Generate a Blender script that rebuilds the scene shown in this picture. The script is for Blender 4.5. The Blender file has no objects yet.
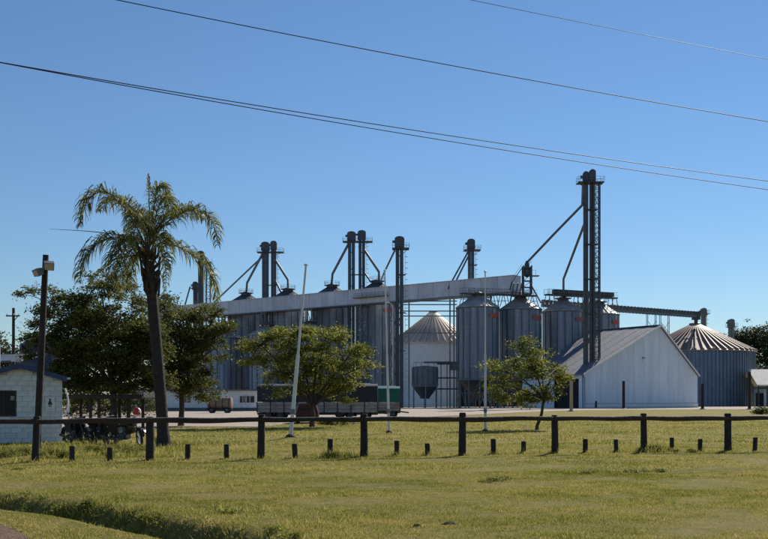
import bpy, math, random
import numpy as np
from mathutils import Vector, Matrix, noise
R = math.radians
S = bpy.context.scene
C = S.collection
random.seed(11)
rng = np.random.default_rng(7)

# ------------------------------------------------------------------ camera, sky, sun, exposure
F = 950.0          # focal length in photo pixels (photo 768 wide)
EYE = 1.65
HOR = 400.0        # photo row of the horizon
cam_d = bpy.data.cameras.new('camera')
cam = bpy.data.objects.new('camera', cam_d); C.objects.link(cam)
cam.location = (0, 0, EYE); cam.rotation_euler = (R(90), 0, 0)
cam_d.sensor_width = 36; cam_d.lens = F / 768 * 36
cam_d.shift_y = (HOR - 269.5) / 768
cam_d.clip_start = 0.1; cam_d.clip_end = 20000
S.camera = cam

SUN_AZ, SUN_EL = 30.0, 36.0      # degrees right of the view axis, above horizon
w = bpy.data.worlds.new('World'); S.world = w; w.use_nodes = True
nt = w.node_tree; bg = nt.nodes['Background']
sky = nt.nodes.new('ShaderNodeTexSky'); sky.sky_type = 'NISHITA'; sky.sun_disc = False
sky.sun_elevation = R(SUN_EL); sky.sun_rotation = R(SUN_AZ)
sky.air_density = 1.2; sky.dust_density = 0.0; sky.ozone_density = 8.0; sky.altitude = 100
nt.links.new(sky.outputs[0], bg.inputs[0]); bg.inputs[1].default_value = 0.0755
sd = bpy.data.lights.new('sun', 'SUN'); sd.energy = 5.0; sd.angle = R(0.53); sd.color = (1.0, 0.93, 0.82)
so = bpy.data.objects.new('sun', sd); C.objects.link(so); so.location = (60, 60, 80)
sv = Vector((math.sin(R(SUN_AZ)) * math.cos(R(SUN_EL)), math.cos(R(SUN_AZ)) * math.cos(R(SUN_EL)), math.sin(R(SUN_EL))))
so.rotation_euler = sv.to_track_quat('Z', 'Y').to_euler()
vs = S.view_settings; vs.view_transform = 'Standard'; vs.look = 'None'; vs.exposure = 0.32; vs.gamma = 1

# ------------------------------------------------------------------ helpers
def P(px, py, Y):                 # the point at depth Y seen at photo pixel (px, py): used to measure the place
    return Vector(((px - 384) / F * Y, Y, EYE + (HOR - py) / F * Y))
def X(px, Y): return (px - 384) / F * Y
def Z(py, Y): return EYE + (HOR - py) / F * Y

class MB:
    def __init__(s): s.v = []; s.f = []
    def add(s, vs, fs):
        n = len(s.v); s.v += [tuple(a) for a in vs]; s.f += [tuple(i + n for i in f) for f in fs]
    def box(s, c, d, rz=0.0, M=None):
        x, y, z = d[0] / 2, d[1] / 2, d[2] / 2
        vs = [Vector((i, j, k)) for k in (-z, z) for i, j in ((-x, -y), (x, -y), (x, y), (-x, y))]
        m = M if M is not None else Matrix.Rotation(rz, 3, 'Z')
        vs = [m @ a + Vector(c) for a in vs]
        s.add(vs, [(3, 2, 1, 0), (4, 5, 6, 7), (0, 1, 5, 4), (1, 2, 6, 5), (2, 3, 7, 6), (3, 0, 4, 7)])
        return s
    def beam(s, a, b, w, h=None):
        a, b = Vector(a), Vector(b); d = b - a; L = d.length
        if L < 1e-6: return s
        q = d.to_track_quat('X', 'Z').to_matrix()
        return s.box((a + b) / 2, (L, w, h or w), M=q)
    def tube(s, pts, rad, n=8, cap=True):
        pts = [Vector(p) for p in pts]
        if not hasattr(rad, '__len__'): rad = [rad] * len(pts)
        vs = []; fs = []; up = None
        for i, p in enumerate(pts):
            t = (pts[min(i + 1, len(pts) - 1)] - pts[max(i - 1, 0)]).normalized()
            if up is None: up = t.orthogonal().normalized()
            up = (up - t * up.dot(t))
            up = up.normalized() if up.length > 1e-4 else t.orthogonal().normalized()
            sd = t.cross(up)
            for k in range(n):
                a = 2 * math.pi * k / n
                vs.append(p + (up * math.cos(a) + sd * math.sin(a)) * rad[i])
        for i in range(len(pts) - 1):
            for k in range(n):
                a, b = i * n + k, i * n + (k + 1) % n
                fs.append((a, b, b + n, a + n))
        if cap:
            fs.append(tuple(range(n - 1, -1, -1))); o = (len(pts) - 1) * n; fs.append(tuple(range(o, o + n)))
        s.add(vs, fs); return s
    def lathe(s, prof, n=32, c=(0, 0, 0), a0=0, a1=2 * math.pi):
        full = abs(a1 - a0 - 2 * math.pi) < 1e-6
        m = n if full else n + 1; vs = []; fs = []
        for r, z in prof:
            for k in range(m):
                a = a0 + (a1 - a0) * k / n
                vs.append((c[0] + r * math.cos(a), c[1] + r * math.sin(a), c[2] + z))
        for i in range(len(prof) - 1):
            for k in range(n):
                k2 = (k + 1) % m
                fs.append((i * m + k, i * m + k2, (i + 1) * m + k2, (i + 1) * m + k))
        s.add(vs, fs); return s
    def prism(s, poly, off):          # poly: 3-D points, extruded by vector off
        n = len(poly); off = Vector(off)
        vs = [Vector(p) for p in poly] + [Vector(p) + off for p in poly]
        fs = [tuple(range(n - 1, -1, -1)), tuple(range(n, 2 * n))] + [(i, (i + 1) % n, (i + 1) % n + n, i + n) for i in range(n)]
        s.add(vs, fs); return s

def mesh_of(name, mb, off=None):
    me = bpy.data.meshes.new(name)
    v = mb.v if off is None else [(a[0] - off[0], a[1] - off[1], a[2] - off[2]) for a in mb.v]
    me.from_pydata(v, [], mb.f); me.update(); return me
def ob(name, mb, m, parent=None, world=False, smooth=False, kind=None, label=None):
    off = None
    if world and parent is not None:
        off = Vector((0, 0, 0)); q = parent
        while q is not None: off += q.location; q = q.parent
    me = mesh_of(name, mb, off)
    me.materials.append(m)
    if smooth:
        me.polygons.foreach_set('use_smooth', [True] * len(me.polygons))
        if hasattr(me, 'set_sharp_from_angle'): me.set_sharp_from_angle(angle=R(40))
    o = bpy.data.objects.new(name, me); C.objects.link(o)
    if parent is not None: o.parent = parent
    if kind: o['kind'] = kind
    if label: o['label'] = label
    return o
def tag(o, label, cat, group=None):
    o['label'] = label; o['category'] = cat
    if group: o['group'] = group
    return o
def thing(name, label, cat, loc=(0, 0, 0), rz=0.0, group=None):
    o = bpy.data.objects.new(name, None); C.objects.link(o); o.empty_display_size = 0.2
    o.location = loc; o.rotation_euler = (0, 0, rz)
    return tag(o, label, cat, group)
def inst(name, me, parent, loc=(0, 0, 0), rot=(0, 0, 0), kind=None):
    o = bpy.data.objects.new(name, me); C.objects.link(o); o.parent = parent
    o.location = loc; o.rotation_euler = rot
    if kind: o['kind'] = kind
    return o
def copy_tree(o, parent=None):
    c = o.copy(); C.objects.link(c)
    if parent is not None: c.parent = parent
    for ch in list(o.children): copy_tree(ch, c)
    return c

def mat(name, col, rough=0.7, metal=0.0, var=0.25, scale=1.5, bump=0.0, bscale=30, stretch=(1, 1, 1), col2=None, spec=0.4):
    m = bpy.data.materials.new(name); m.use_nodes = True; n = m.node_tree; b = n.nodes['Principled BSDF']
    b.inputs['Roughness'].default_value = rough; b.inputs['Metallic'].default_value = metal
    b.inputs['Specular IOR Level'].default_value = spec
    tc = n.nodes.new('ShaderNodeTexCoord'); mp = n.nodes.new('ShaderNodeMapping'); mp.inputs['Scale'].default_value = stretch
    n.links.new(tc.outputs['Object'], mp.inputs[0])
    nz = n.nodes.new('ShaderNodeTexNoise'); nz.inputs['Scale'].default_value = scale; nz.inputs['Detail'].default_value = 6; nz.inputs['Roughness'].default_value = 0.65
    n.links.new(mp.outputs[0], nz.inputs['Vector'])
    cr = n.nodes.new('ShaderNodeValToRGB'); e = cr.color_ramp.elements
    c2 = col2 or tuple(c * (1 - var) for c in col); c1 = tuple(min(1, c * (1 + var)) for c in col) if col2 is None else col
    e[0].position = 0.3; e[0].color = (*c2, 1); e[1].position = 0.7; e[1].color = (*c1, 1)
    n.links.new(nz.outputs['Fac'], cr.inputs[0])
    oi = n.nodes.new('ShaderNodeObjectInfo'); mr = n.nodes.new('ShaderNodeMapRange'); mr.inputs['To Min'].default_value = 1 - var * .4; mr.inputs['To Max'].default_value = 1 + var * .4
    n.links.new(oi.outputs['Random'], mr.inputs[0])
    mx = n.nodes.new('ShaderNodeVectorMath'); mx.operation = 'SCALE'
    n.links.new(cr.outputs[0], mx.inputs[0]); n.links.new(mr.outputs[0], mx.inputs['Scale'])
    n.links.new(mx.outputs[0], b.inputs['Base Color'])
    if bump:
        n2 = n.nodes.new('ShaderNodeTexNoise'); n2.inputs['Scale'].default_value = bscale; n2.inputs['Detail'].default_value = 5
        n.links.new(mp.outputs[0], n2.inputs['Vector'])
        bp = n.nodes.new('ShaderNodeBump'); bp.inputs['Strength'].default_value = bump; bp.inputs['Distance'].default_value = 0.05
        n.links.new(n2.outputs['Fac'], bp.inputs['Height']); n.links.new(bp.outputs[0], b.inputs['Normal'])
    return m
def corrugate(m, axis, freq, strength=0.5, dist=0.05):      # real sheet ribs as relief, along an object axis
    n = m.node_tree; b = n.nodes['Principled BSDF']
    tc = n.nodes.new('ShaderNodeTexCoord'); wv = n.nodes.new('ShaderNodeTexWave'); wv.bands_direction = axis; wv.inputs['Scale'].default_value = freq
    n.links.new(tc.outputs['Object'], wv.inputs['Vector'])
    bp = n.nodes.new('ShaderNodeBump'); bp.inputs['Strength'].default_value = strength; bp.inputs['Distance'].default_value = dist
    n.links.new(wv.outputs['Fac'], bp.inputs['Height']); n.links.new(bp.outputs[0], b.inputs['Normal'])
    return m
def leafmat(name, ca, cb, trans=0.4, scale=0.8):
    m = bpy.data.materials.new(name); m.use_nodes = True; n = m.node_tree
    for q in list(n.nodes): n.nodes.remove(q)
    out = n.nodes.new('ShaderNodeOutputMaterial')
    ge = n.nodes.new('ShaderNodeNewGeometry'); nz = n.nodes.new('ShaderNodeTexNoise'); nz.inputs['Scale'].default_value = scale; nz.inputs['Detail'].default_value = 4
    n.links.new(ge.outputs['Position'], nz.inputs['Vector'])
    ad = n.nodes.new('ShaderNodeMath'); ad.operation = 'MULTIPLY_ADD'; ad.inputs[1].default_value = 0.5; 
    n.links.new(ge.outputs['Random Per Island'], ad.inputs[0]); 
    sb = n.nodes.new('ShaderNodeMath'); sb.operation = 'SUBTRACT'; sb.inputs[1].default_value = 0.25
    n.links.new(nz.outputs['Fac'], sb.inputs[0]); n.links.new(sb.outputs[0], ad.inputs[2])
    cr = n.nodes.new('ShaderNodeValToRGB'); cr.color_ramp.elements[0].position = .25; cr.color_ramp.elements[1].position = .75
    cr.color_ramp.elements[0].color = (*ca, 1); cr.color_ramp.elements[1].color = (*cb, 1)
    n.links.new(ad.outputs[0], cr.inputs[0])
    p = n.nodes.new('ShaderNodeBsdfPrincipled'); p.inputs['Roughness'].default_value = .5; p.inputs['Specular IOR Level'].default_value = .12
    t = n.nodes.new('ShaderNodeBsdfTranslucent'); mx = n.nodes.new('ShaderNodeMixShader'); mx.inputs[0].default_value = trans
    n.links.new(cr.outputs[0], p.inputs['Base Color']); n.links.new(cr.outputs[0], t.inputs[0])
    n.links.new(p.outputs[0], mx.inputs[1]); n.links.new(t.outputs[0], mx.inputs[2]); n.links.new(mx.outputs[0], out.inputs[0])
    return m

M = {}
M['galv'] = mat('galvanised_sheet', (.25, .275, .315), .5, .3, .38, 1.1, stretch=(1, 1, .10))
M['galv_d'] = mat('galvanised_dark', (.10, .12, .15), .5, .3, .25, .8)
M['roofsheet'] = mat('zinc_roof_sheet', (.36, .33, .31), .5, .1, .25, .7)
M['roofpale'] = mat('pale_roof_sheet', (.55, .52, .48), .6, .05, .2, .7)
M['roofdark'] = mat('dark_roof_sheet', (.09, .10, .115), .5, .2, .25, .7)
M['conebrown'] = mat('rusty_cone_sheet', (.36, .27, .22), .6, .05, .3, .4, stretch=(1, 1, .5), col2=(.22, .16, .13))
M['cone'] = mat('weathered_cone_sheet', (.66, .55, .46), .6, .0, .2, .5, stretch=(1, 1, .5))
M['steel'] = mat('dark_steel', (.075, .085, .10), .55, .4, .3, 2)
M['steel_m'] = mat('painted_grey_steel', (.15, .17, .19), .55, .3, .25, 2)
M['gallery'] = mat('gallery_sheet', (.54, .58, .64), .6, .0, .2, .35, stretch=(1, 1, .35), bump=.25, bscale=.8)
M['shedwall'] = corrugate(mat('white_shed_cladding', (.70, .79, .88), .6, .0, .13, .55, stretch=(1, 1, .12)), 'X', 6, .35, .04)
M['shedroof'] = corrugate(mat('zinc_shed_roof', (.165, .175, .20), .7, .0, .14, .5), 'X', 6, .4, .04)
M['white'] = mat('white_paint', (.74, .75, .74), .6, 0, .12, 2)
M['blockpaint'] = mat('white_painted_block', (.66, .70, .68), .8, 0, .14, 3, bump=.4, bscale=40)
M['mortar'] = mat('painted_mortar', (.54, .57, .57), .9, 0, .15, 3)
M['bluepaint'] = mat('dark_blue_paint', (.035, .06, .14), .5, 0, .2, 3)
M['navy'] = mat('navy_sheet', (.035, .055, .11), .5, .1, .2, 1)
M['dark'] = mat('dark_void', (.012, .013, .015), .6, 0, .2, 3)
M['wood'] = mat('weathered_dark_timber', (.030, .024, .021), .85, 0, .4, 6, bump=.6, bscale=25, stretch=(1, 1, .25))
M['rail'] = mat('rail_timber', (.045, .031, .025), .85, 0, .4, 6, bump=.6, bscale=25, stretch=(.25, 1, 1))
M['palewood'] = mat('pale_timber', (.40, .30, .19), .8, 0, .25, 4, stretch=(1, 1, .3))
M['bark'] = mat('bark', (.065, .052, .042), .9, 0, .4, 5, bump=.8, bscale=14, stretch=(1, 1, .4))
M['palmbark'] = mat('palm_bark', (.040, .034, .030), .9, 0, .35, 4, bump=.8, bscale=18, stretch=(1, 1, 3))
M['boots'] = mat('old_frond_bases', (.060, .045, .032), .9, 0, .4, 6, bump=.6)
M['rachis'] = mat('palm_rachis', (.16, .14, .07), .6, 0, .3, 5)
M['pole'] = mat('pale_pole_paint', (.60, .62, .63), .5, .1, .15, 2)
M['red'] = mat('red_paint', (.42, .075, .04), .55, 0, .2, 2)
M['maroon'] = mat('maroon_paint', (.050, .009, .014), .35, 0, .15, 2)
M['rubber'] = mat('rubber', (.018, .018, .018), .85, 0, .2, 4)
M['chrome'] = mat('bright_metal', (.65, .65, .65), .25, .8, .1, 3)
M['black'] = mat('black_enamel', (.015, .015, .017), .3, 0, .2, 3)
M['glass'] = mat('dark_glass', (.02, .025, .03), .1, 0, .1, 3, spec=.6)
M['tarp'] = mat('dark_tarpaulin', (.020, .024, .034), .6, 0, .25, 1, bump=.4, bscale=4)
M['green'] = mat('green_tarpaulin', (.012, .12, .10), .55, 0, .15, 1, bump=.4, bscale=4)
M['board'] = mat('dirty_white_boards', (.35, .31, .27), .8, 0, .4, 2)
M['rust'] = mat('rusty_tank', (.26, .18, .13), .7, .1, .35, 2)
M['stain'] = mat('stained_yellow_steel', (.20, .15, .06), .7, .1, .4, 3)
M['soil'] = mat('dark_soil', (.075, .048, .030), 1, 0, .4, 12, bump=1, bscale=60)
M['yellow'] = mat('yellow_paint', (.45, .30, .03), .5, 0, .2, 2)
M['wire'] = mat('dark_cable', (.02, .022, .026), .6, 0, .1, 3)
M['lampglass'] = mat('lamp_glass', (.42, .37, .31), .3, 0, .1, 3)
M['leafdark'] = leafmat('dark_foliage', (.034, .050, .014), (.165, .165, .042), .46)
M['leafmid'] = leafmat('mid_foliage', (.060, .085, .017), (.29, .285, .060), .52)
M['leaffar'] = leafmat('far_foliage', (.018, .030, .012), (.066, .080, .028), .3, .15)
M['palmleaf'] = leafmat('palm_leaflets', (.060, .074, .022), (.32, .30, .10), .42, 1.5)
M['palmnew'] = leafmat('young_palm_leaflets', (.12, .14, .03), (.30, .30, .09), .45, 1.5)

# ------------------------------------------------------------------ the ground
DITCH = [(-40, 24.5), (-12, 18.6), (-6.6, 16.1), (-4.3, 14.2), (-2.5, 12.4), (-1.1, 10.6), (2, 6)]
def ditch_d(x, y):                 # signed distance to the ditch line (+ on the far side)
    best = 1e9; sg = 1
    for (x0, y0), (x1, y1) in zip(DITCH, DITCH[1:]):
        dx, dy = x1 - x0, y1 - y0; L = dx * dx + dy * dy
        t = max(0, min(1, ((x - x0) * dx + (y - y0) * dy) / L))
        ex, ey = x - x0 - t * dx, y - y0 - t * dy; d = math.hypot(ex, ey)
        if d < best: best = d; sg = 1 if dx * ey - dy * ex > 0 else -1
    return best * sg
def sm(a, b, t):
    t = max(0, min(1, (t - a) / (b - a))); return t * t * (3 - 2 * t)
def fence_y(x): return 27.5 + .25 * x
def height(x, y):
    if y > 60 or abs(x) > 40: return 0.0
    fade = 1 - sm(40, 58, y)
    h = .035 * noise.noise((x * .35, y * .35, 0)) + .05 * noise.noise((x * .09, y * .09, 5)) + .014 * noise.noise((x * 1.7, y * 1.7, 9))
    d = ditch_d(x, y)
    wob = .12 * noise.noise((x * .8, y * .8, 3))
    d += wob
    if -3 < d < 1.2:
        if d > 0: h -= .36 * (1 - sm(0.02, .50, d))
        else: h -= .36 * (1 - sm(.02, .85, -d)) 
    if d < 0: h -= .06 * sm(0, 1.5, -d) * (1 - sm(4, 9, -d))
    fx = X(644, 29.9); h += .13 * math.exp(-(((x - fx - .2) / .55) ** 2 + ((y - 29.5) / .35) ** 2))
    fx = X(330, 27); h += .10 * math.exp(-(((x - fx - .1) / .4) ** 2 + ((y - 27.2) / .3) ** 2))
    for px in (290, 389, 485):
        yy = {290: 40, 389: 47, 485: 49}[px]
        h += .13 * math.exp(-(((x - X(px, yy)) / .5) ** 2 + ((y - yy) / .5) ** 2))
    return h * fade
def axis(lo, hi, step, far):
    a = list(np.arange(lo, hi + 1e-6, step)); s = step; q = hi
    while q < far: s *= 1.35; q += s; a.append(q)
    s = step; q = lo; b = []
    while q > -far: s *= 1.35; q -= s; b.append(q)
    return b[::-1] + a
xs = axis(-12, 13, .16, 9000); ys = axis(9, 34, .16, 9000)
g = MB(); nx = len(xs)
for y in ys:
    for x in xs: g.v.append((x, y, height(x, y)))
for j in range(len(ys) - 1):
    for i in range(nx - 1):
        a = j * nx + i; g.f.append((a, a + 1, a + nx + 1, a + nx))
def groundmat():
    m = bpy.data.materials.new('meadow_ground'); m.use_nodes = True; n = m.node_tree; b = n.nodes['Principled BSDF']; b.inputs['Roughness'].default_value = 1; b.inputs['Specular IOR Level'].default_value = .1
    ge = n.nodes.new('ShaderNodeNewGeometry')
    def nz(s, d=6, st=(1, 1, 1)):
        mp = n.nodes.new('ShaderNodeMapping'); mp.inputs['Scale'].default_value = st; n.links.new(ge.outputs['Position'], mp.inputs[0])
        q = n.nodes.new('ShaderNodeTexNoise'); q.inputs['Scale'].default_value = s; q.inputs['Detail'].default_value = d; q.inputs['Roughness'].default_value = .7
        n.links.new(mp.outputs[0], q.inputs['Vector']); return q
    a = nz(.22, 5, (.5, 1, 1)); f = nz(3.4, 12); 
    cr = n.nodes.new('ShaderNodeValToRGB'); e = cr.color_ramp.elements
    e[0].position = .33; e[0].color = (.110, .130, .024, 1); e[1].position = .68; e[1].color = (.42, .31, .15, 1)
    k = e.new(.5); k.color = (.30, .255, .075, 1)
    mx = n.nodes.new('ShaderNodeMath'); mx.operation = 'MULTIPLY_ADD'; mx.inputs[1].default_value = .5
    n.links.new(f.outputs['Fac'], mx.inputs[0]); 
    hf = n.nodes.new('ShaderNodeMath'); hf.operation = 'MULTIPLY'; hf.inputs[1].default_value = .5; n.links.new(a.outputs['Fac'], hf.inputs[0]); n.links.new(hf.outputs[0], mx.inputs[2])
    n.links.new(mx.outputs[0], cr.inputs[0])
    # bare earth in the near left corner
    sx = n.nodes.new('ShaderNodeSeparateXYZ'); n.links.new(ge.outputs['Position'], sx.inputs[0])
    ln = n.nodes.new('ShaderNodeMath'); ln.operation = 'MULTIPLY_ADD'; ln.inputs[1].default_value = 1.35
    n.links.new(sx.outputs['X'], ln.inputs[0]); n.links.new(sx.outputs['Y'], ln.inputs[2])     # y + 1.35 x
    wn = nz(2.0, 9); wm = n.nodes.new('ShaderNodeMath'); wm.operation = 'MULTIPLY_ADD'; wm.inputs[1].default_value = 2.6; n.links.new(wn.outputs['Fac'], wm.inputs[0]); n.links.new(ln.outputs[0], wm.inputs[2])
    mr = n.nodes.new('ShaderNodeMapRange'); mr.inputs['From Min'].default_value = 7.05; mr.inputs['From Max'].default_value = 7.7; mr.inputs['To Min'].default_value = 1; mr.inputs['To Max'].default_value = 0
    n.links.new(wm.outputs[0], mr.inputs[0])
    mm = n.nodes.new('ShaderNodeMix'); mm.data_type = 'RGBA'; n.links.new(mr.outputs[0], mm.inputs['Factor']); n.links.new(cr.outputs[0], mm.inputs['A']); 
    er = n.nodes.new('ShaderNodeValToRGB'); er.color_ramp.elements[0].color = (.16, .095, .065, 1); er.color_ramp.elements[1].color = (.40, .27, .20, 1); n.links.new(f.outputs['Fac'], er.inputs[0]); n.links.new(er.outputs[0], mm.inputs['B'])
    gr = nz(38, 10); gm = n.nodes.new('ShaderNodeMapRange'); gm.inputs['From Min'].default_value = .36; gm.inputs['From Max'].default_value = .64; gm.inputs['To Min'].default_value = .42; gm.inputs['To Max'].default_value = 1.25
    n.links.new(gr.outputs['Fac'], gm.inputs[0]); gs = n.nodes.new('ShaderNodeVectorMath'); gs.operation = 'SCALE'
    n.links.new(mm.outputs['Result'], gs.inputs[0]); n.links.new(gm.outputs[0], gs.inputs['Scale']); n.links.new(gs.outputs[0], b.inputs['Base Color'])
    bp = n.nodes.new('ShaderNodeBump'); bp.inputs['Strength'].default_value = 1; bp.inputs['Distance'].default_value = .07
    bn = nz(22, 10); n.links.new(bn.outputs['Fac'], bp.inputs['Height']); n.links.new(bp.outputs[0], b.inputs['Normal'])
    return m
ob('ground', g, groundmat(), smooth=True, kind='structure')

def gp(px, py, z=0.02):
    Y = F * EYE / (py - HOR); return (X(px, Y), Y, z)
def sheet(name, pts, m):
    b = MB(); b.add([(p[0], p[1], p[2]) for p in pts], [tuple(range(len(pts)))]); return ob(name, b, m, kind='structure')
M['gravel'] = mat('gravel_yard', (.35, .29, .235), .95, 0, .2, .25, bump=.5, bscale=3, col2=(.26, .21, .165))
edge = [gp(-160, 427), gp(60, 428.5), gp(150, 428), gp(200, 427), gp(262, 427), gp(300, 423), gp(350, 420), gp(400, 418.5), gp(440, 416.5), gp(480, 414.5), gp(520, 412.6), gp(560, 410.9), gp(620, 409.9), gp(700, 409.6), gp(800, 409.4), gp(900, 409.2)]
far = [(110, 185, .02), (60, 300, .02), (-120, 300, .02), (-90, 120, .02)]
sheet('gravel_yard', edge + far, M['gravel'])

# grass: blades as one mass, dense close by, coarser farther off
def grass():
    pts = []
    def scatter(n, y0, y1, hx, w, h):
        y = y0 + (y1 - y0) * rng.random(n) ** .9
        x = (rng.random(n) * 2 - 1) * (y * hx + 1.0)
        return x, y, np.full(n, w), np.full(n, h)
    sets = [scatter(760000, 10.2, 22, .42, .0046, .026), scatter(300000, 20, 36, .42, .008, .036), scatter(170000, 34, 75, .42, .018, .060)]
    # tall tufts along the fence line and by the hut
    def clump(n, cx, cy, sx, sy, w, h):
        return rng.normal(cx, sx, n), rng.normal(cy, sy, n), np.full(n, w), h * (.5 + rng.random(n))
    for k in range(70):
        x = -11 + 25 * random.random(); sets.append(clump(70, x, fence_y(x) + random.gauss(0, .25), .18, .12, .008, .10))
    for px in (35, 150, 261, 364, 462, 555, 644, 728, 71, 109, 187, 226, 295, 330, 397, 428, 494, 524, 586, 617, 673, 701, 756):
        u = (px - 384) / F; x = 27.5 * u / (1 - .25 * u); sets.append(clump(110, x, fence_y(x) + .05, .16, .12, .008, .12))
    sets.append(clump(700, X(652, 29.6), 29.4, .5, .25, .009, .22)); sets.append(clump(350, X(332, 27), 27.0, .3, .2, .009, .18))
    for k in range(110):
        x = -13.5 + 7.5 * random.random(); y = 27 + 8 * random.random(); sets.append(clump(90, x, y, .3, .3, .010, .17))
    for k in range(160):                # rough grass on the ditch bank
        i = random.randrange(1, 5); t = random.random(); a, b = DITCH[i], DITCH[i + 1]
        sets.append(clump(90, a[0] + (b[0] - a[0]) * t + random.gauss(.15, .3), a[1] + (b[1] - a[1]) * t + random.gauss(.25, .3), .12, .12, .006, .075))
    for k in range(420):
        yy = 11 + 26 * random.random() ** 1.3; x = (random.random() * 2 - 1) * (yy * .42 + .5); sets.append(clump(45, x, yy, random.uniform(.06, .25), random.uniform(.05, .12), .006, random.uniform(.035, .06)))
    for px, py in ((490, 481), (500, 479), (605, 472), (640, 471), (590, 474), (230, 512), (60, 470), (10, 468)):
        q = gp(px, py); sets.append(clump(160, q[0], q[1], .3, .12, .007, .10))
    x = np.concatenate([s[0] for s in sets]); y = np.concatenate([s[1] for s in sets]); w = np.concatenate([s[2] for s in sets]); h = np.concatenate([s[3] for s in sets])
    wob = np.sin(x * 2.1 + y * 1.3) * .5 + np.sin(x * .7 - y * 1.9) * .5
    earth = (y + 1.35 * x + 1.3 + wob * .3 < 7.0) & (x < -2.5)
    keep = ~earth & ~((y > 56) & (x < X(262, 1) * y)) & (y > 10)
    x, y, w, h = x[keep], y[keep], w[keep], h[keep]; n = len(x)
    # height lookup on a grid
    gx = np.arange(-34, 34.01, .2); gy = np.arange(9, 76.01, .2)
    H = np.array([[height(a, b) for a in gx] for b in gy])
    ix = np.clip((x + 34) / .2, 0, len(gx) - 1.001); iy = np.clip((y - 9) / .2, 0, len(gy) - 1.001)
    i0 = ix.astype(int); j0 = iy.astype(int); fx = ix - i0; fy = iy - j0
    z = H[j0, i0] * (1 - fx) * (1 - fy) + H[j0, i0 + 1] * fx * (1 - fy) + H[j0 + 1, i0] * (1 - fx) * fy + H[j0 + 1, i0 + 1] * fx * fy - .006
    patch = .75 + .35 * np.sin(x * .9 + 1.3 * np.sin(y * .6)) * np.sin(y * 1.1 + np.sin(x * .5)) + .2 * rng.random(n)
    h = h * (.45 + .9 * rng.random(n)) * patch; w = w * (.7 + .6 * rng.random(n))
    Pn = np.array([[noise.noise((a_ * .55, b_ * .8, 21)) + .6 * noise.noise((a_ * 1.7, b_ * 1.9, 33)) for a_ in gx] for b_ in gy])
    pn = Pn[j0, i0] * (1 - fx) * (1 - fy) + Pn[j0, i0 + 1] * fx * (1 - fy) + Pn[j0 + 1, i0] * (1 - fx) * fy + Pn[j0 + 1, i0 + 1] * fx * fy
    keep = rng.random(n) < np.clip(.98 + .7 * pn, .62, 1)
    h = h * np.clip(1 + 1.1 * pn, .5, 1.6)
    x, y, z, w, h = x[keep], y[keep], z[keep], w[keep], h[keep]; n = len(x)
    a = rng.random(n) * 2 * np.pi; la = rng.random(n) * 2 * np.pi; ln = h * (.2 + .8 * rng.random(n))
    V = np.empty((n, 3, 3), np.float32)
    V[:, 0] = np.stack([x - np.cos(a) * w, y - np.sin(a) * w, z], 1)
    V[:, 1] = np.stack([x + np.cos(a) * w, y + np.sin(a) * w, z], 1)
    V[:, 2] = np.stack([x + np.cos(la) * ln, y + np.sin(la) * ln, z + h], 1)
    me = bpy.data.meshes.new('grass')
    me.vertices.add(n * 3); me.vertices.foreach_set('co', V.reshape(-1))
    me.loops.add(n * 3); me.loops.foreach_set('vertex_index', np.arange(n * 3, dtype=np.int32))
    me.polygons.add(n); me.polygons.foreach_set('loop_start', np.arange(0, n * 3, 3, dtype=np.int32))
    me.update(); me.validate()
    me.materials.append(grassmat())
    o = bpy.data.objects.new('grass', me); C.objects.link(o); o['kind'] = 'stuff'
    o['label'] = 'short olive green grass covering the meadow and ditch banks'
def grassmat():
    m = leafmat('grass_blades', (.105, .135, .018), (.47, .40, .115), .45, .30)
    n = m.node_tree; cr = [q for q in n.nodes if q.type == 'VALTORGB'][0]; e = cr.color_ramp.elements; k = e.new(.52); k.color = (.37, .355, .065, 1); e[-1].color = (.56, .42, .17, 1)
    [q for q in n.nodes if q.type == 'MATH' and q.operation == 'MULTIPLY_ADD'][0].inputs[1].default_value = .62
    ge = [q for q in n.nodes if q.type == 'NEW_GEOMETRY'][0]; n1 = [q for q in n.nodes if q.type == 'TEX_NOISE'][0]; sb = [q for q in n.nodes if q.type == 'MATH' and q.operation == 'SUBTRACT'][0]
    n2 = n.nodes.new('ShaderNodeTexNoise'); n2.inputs['Scale'].default_value = 1.9; n2.inputs['Detail'].default_value = 5; n2.inputs['Roughness'].default_value = .7; n.links.new(ge.outputs['Position'], n2.inputs['Vector'])
    av = n.nodes.new('ShaderNodeMath'); av.operation = 'ADD'; n.links.new(n1.outputs['Fac'], av.inputs[0]); n.links.new(n2.outputs['Fac'], av.inputs[1])
    k = n.nodes.new('ShaderNodeMath'); k.operation = 'MULTIPLY_ADD'; k.inputs[1].default_value = .85; k.inputs[2].default_value = -.43; n.links.new(av.outputs[0], k.inputs[0]); n.links.new(k.outputs[0], sb.inputs[0])
    return m
grass()

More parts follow.
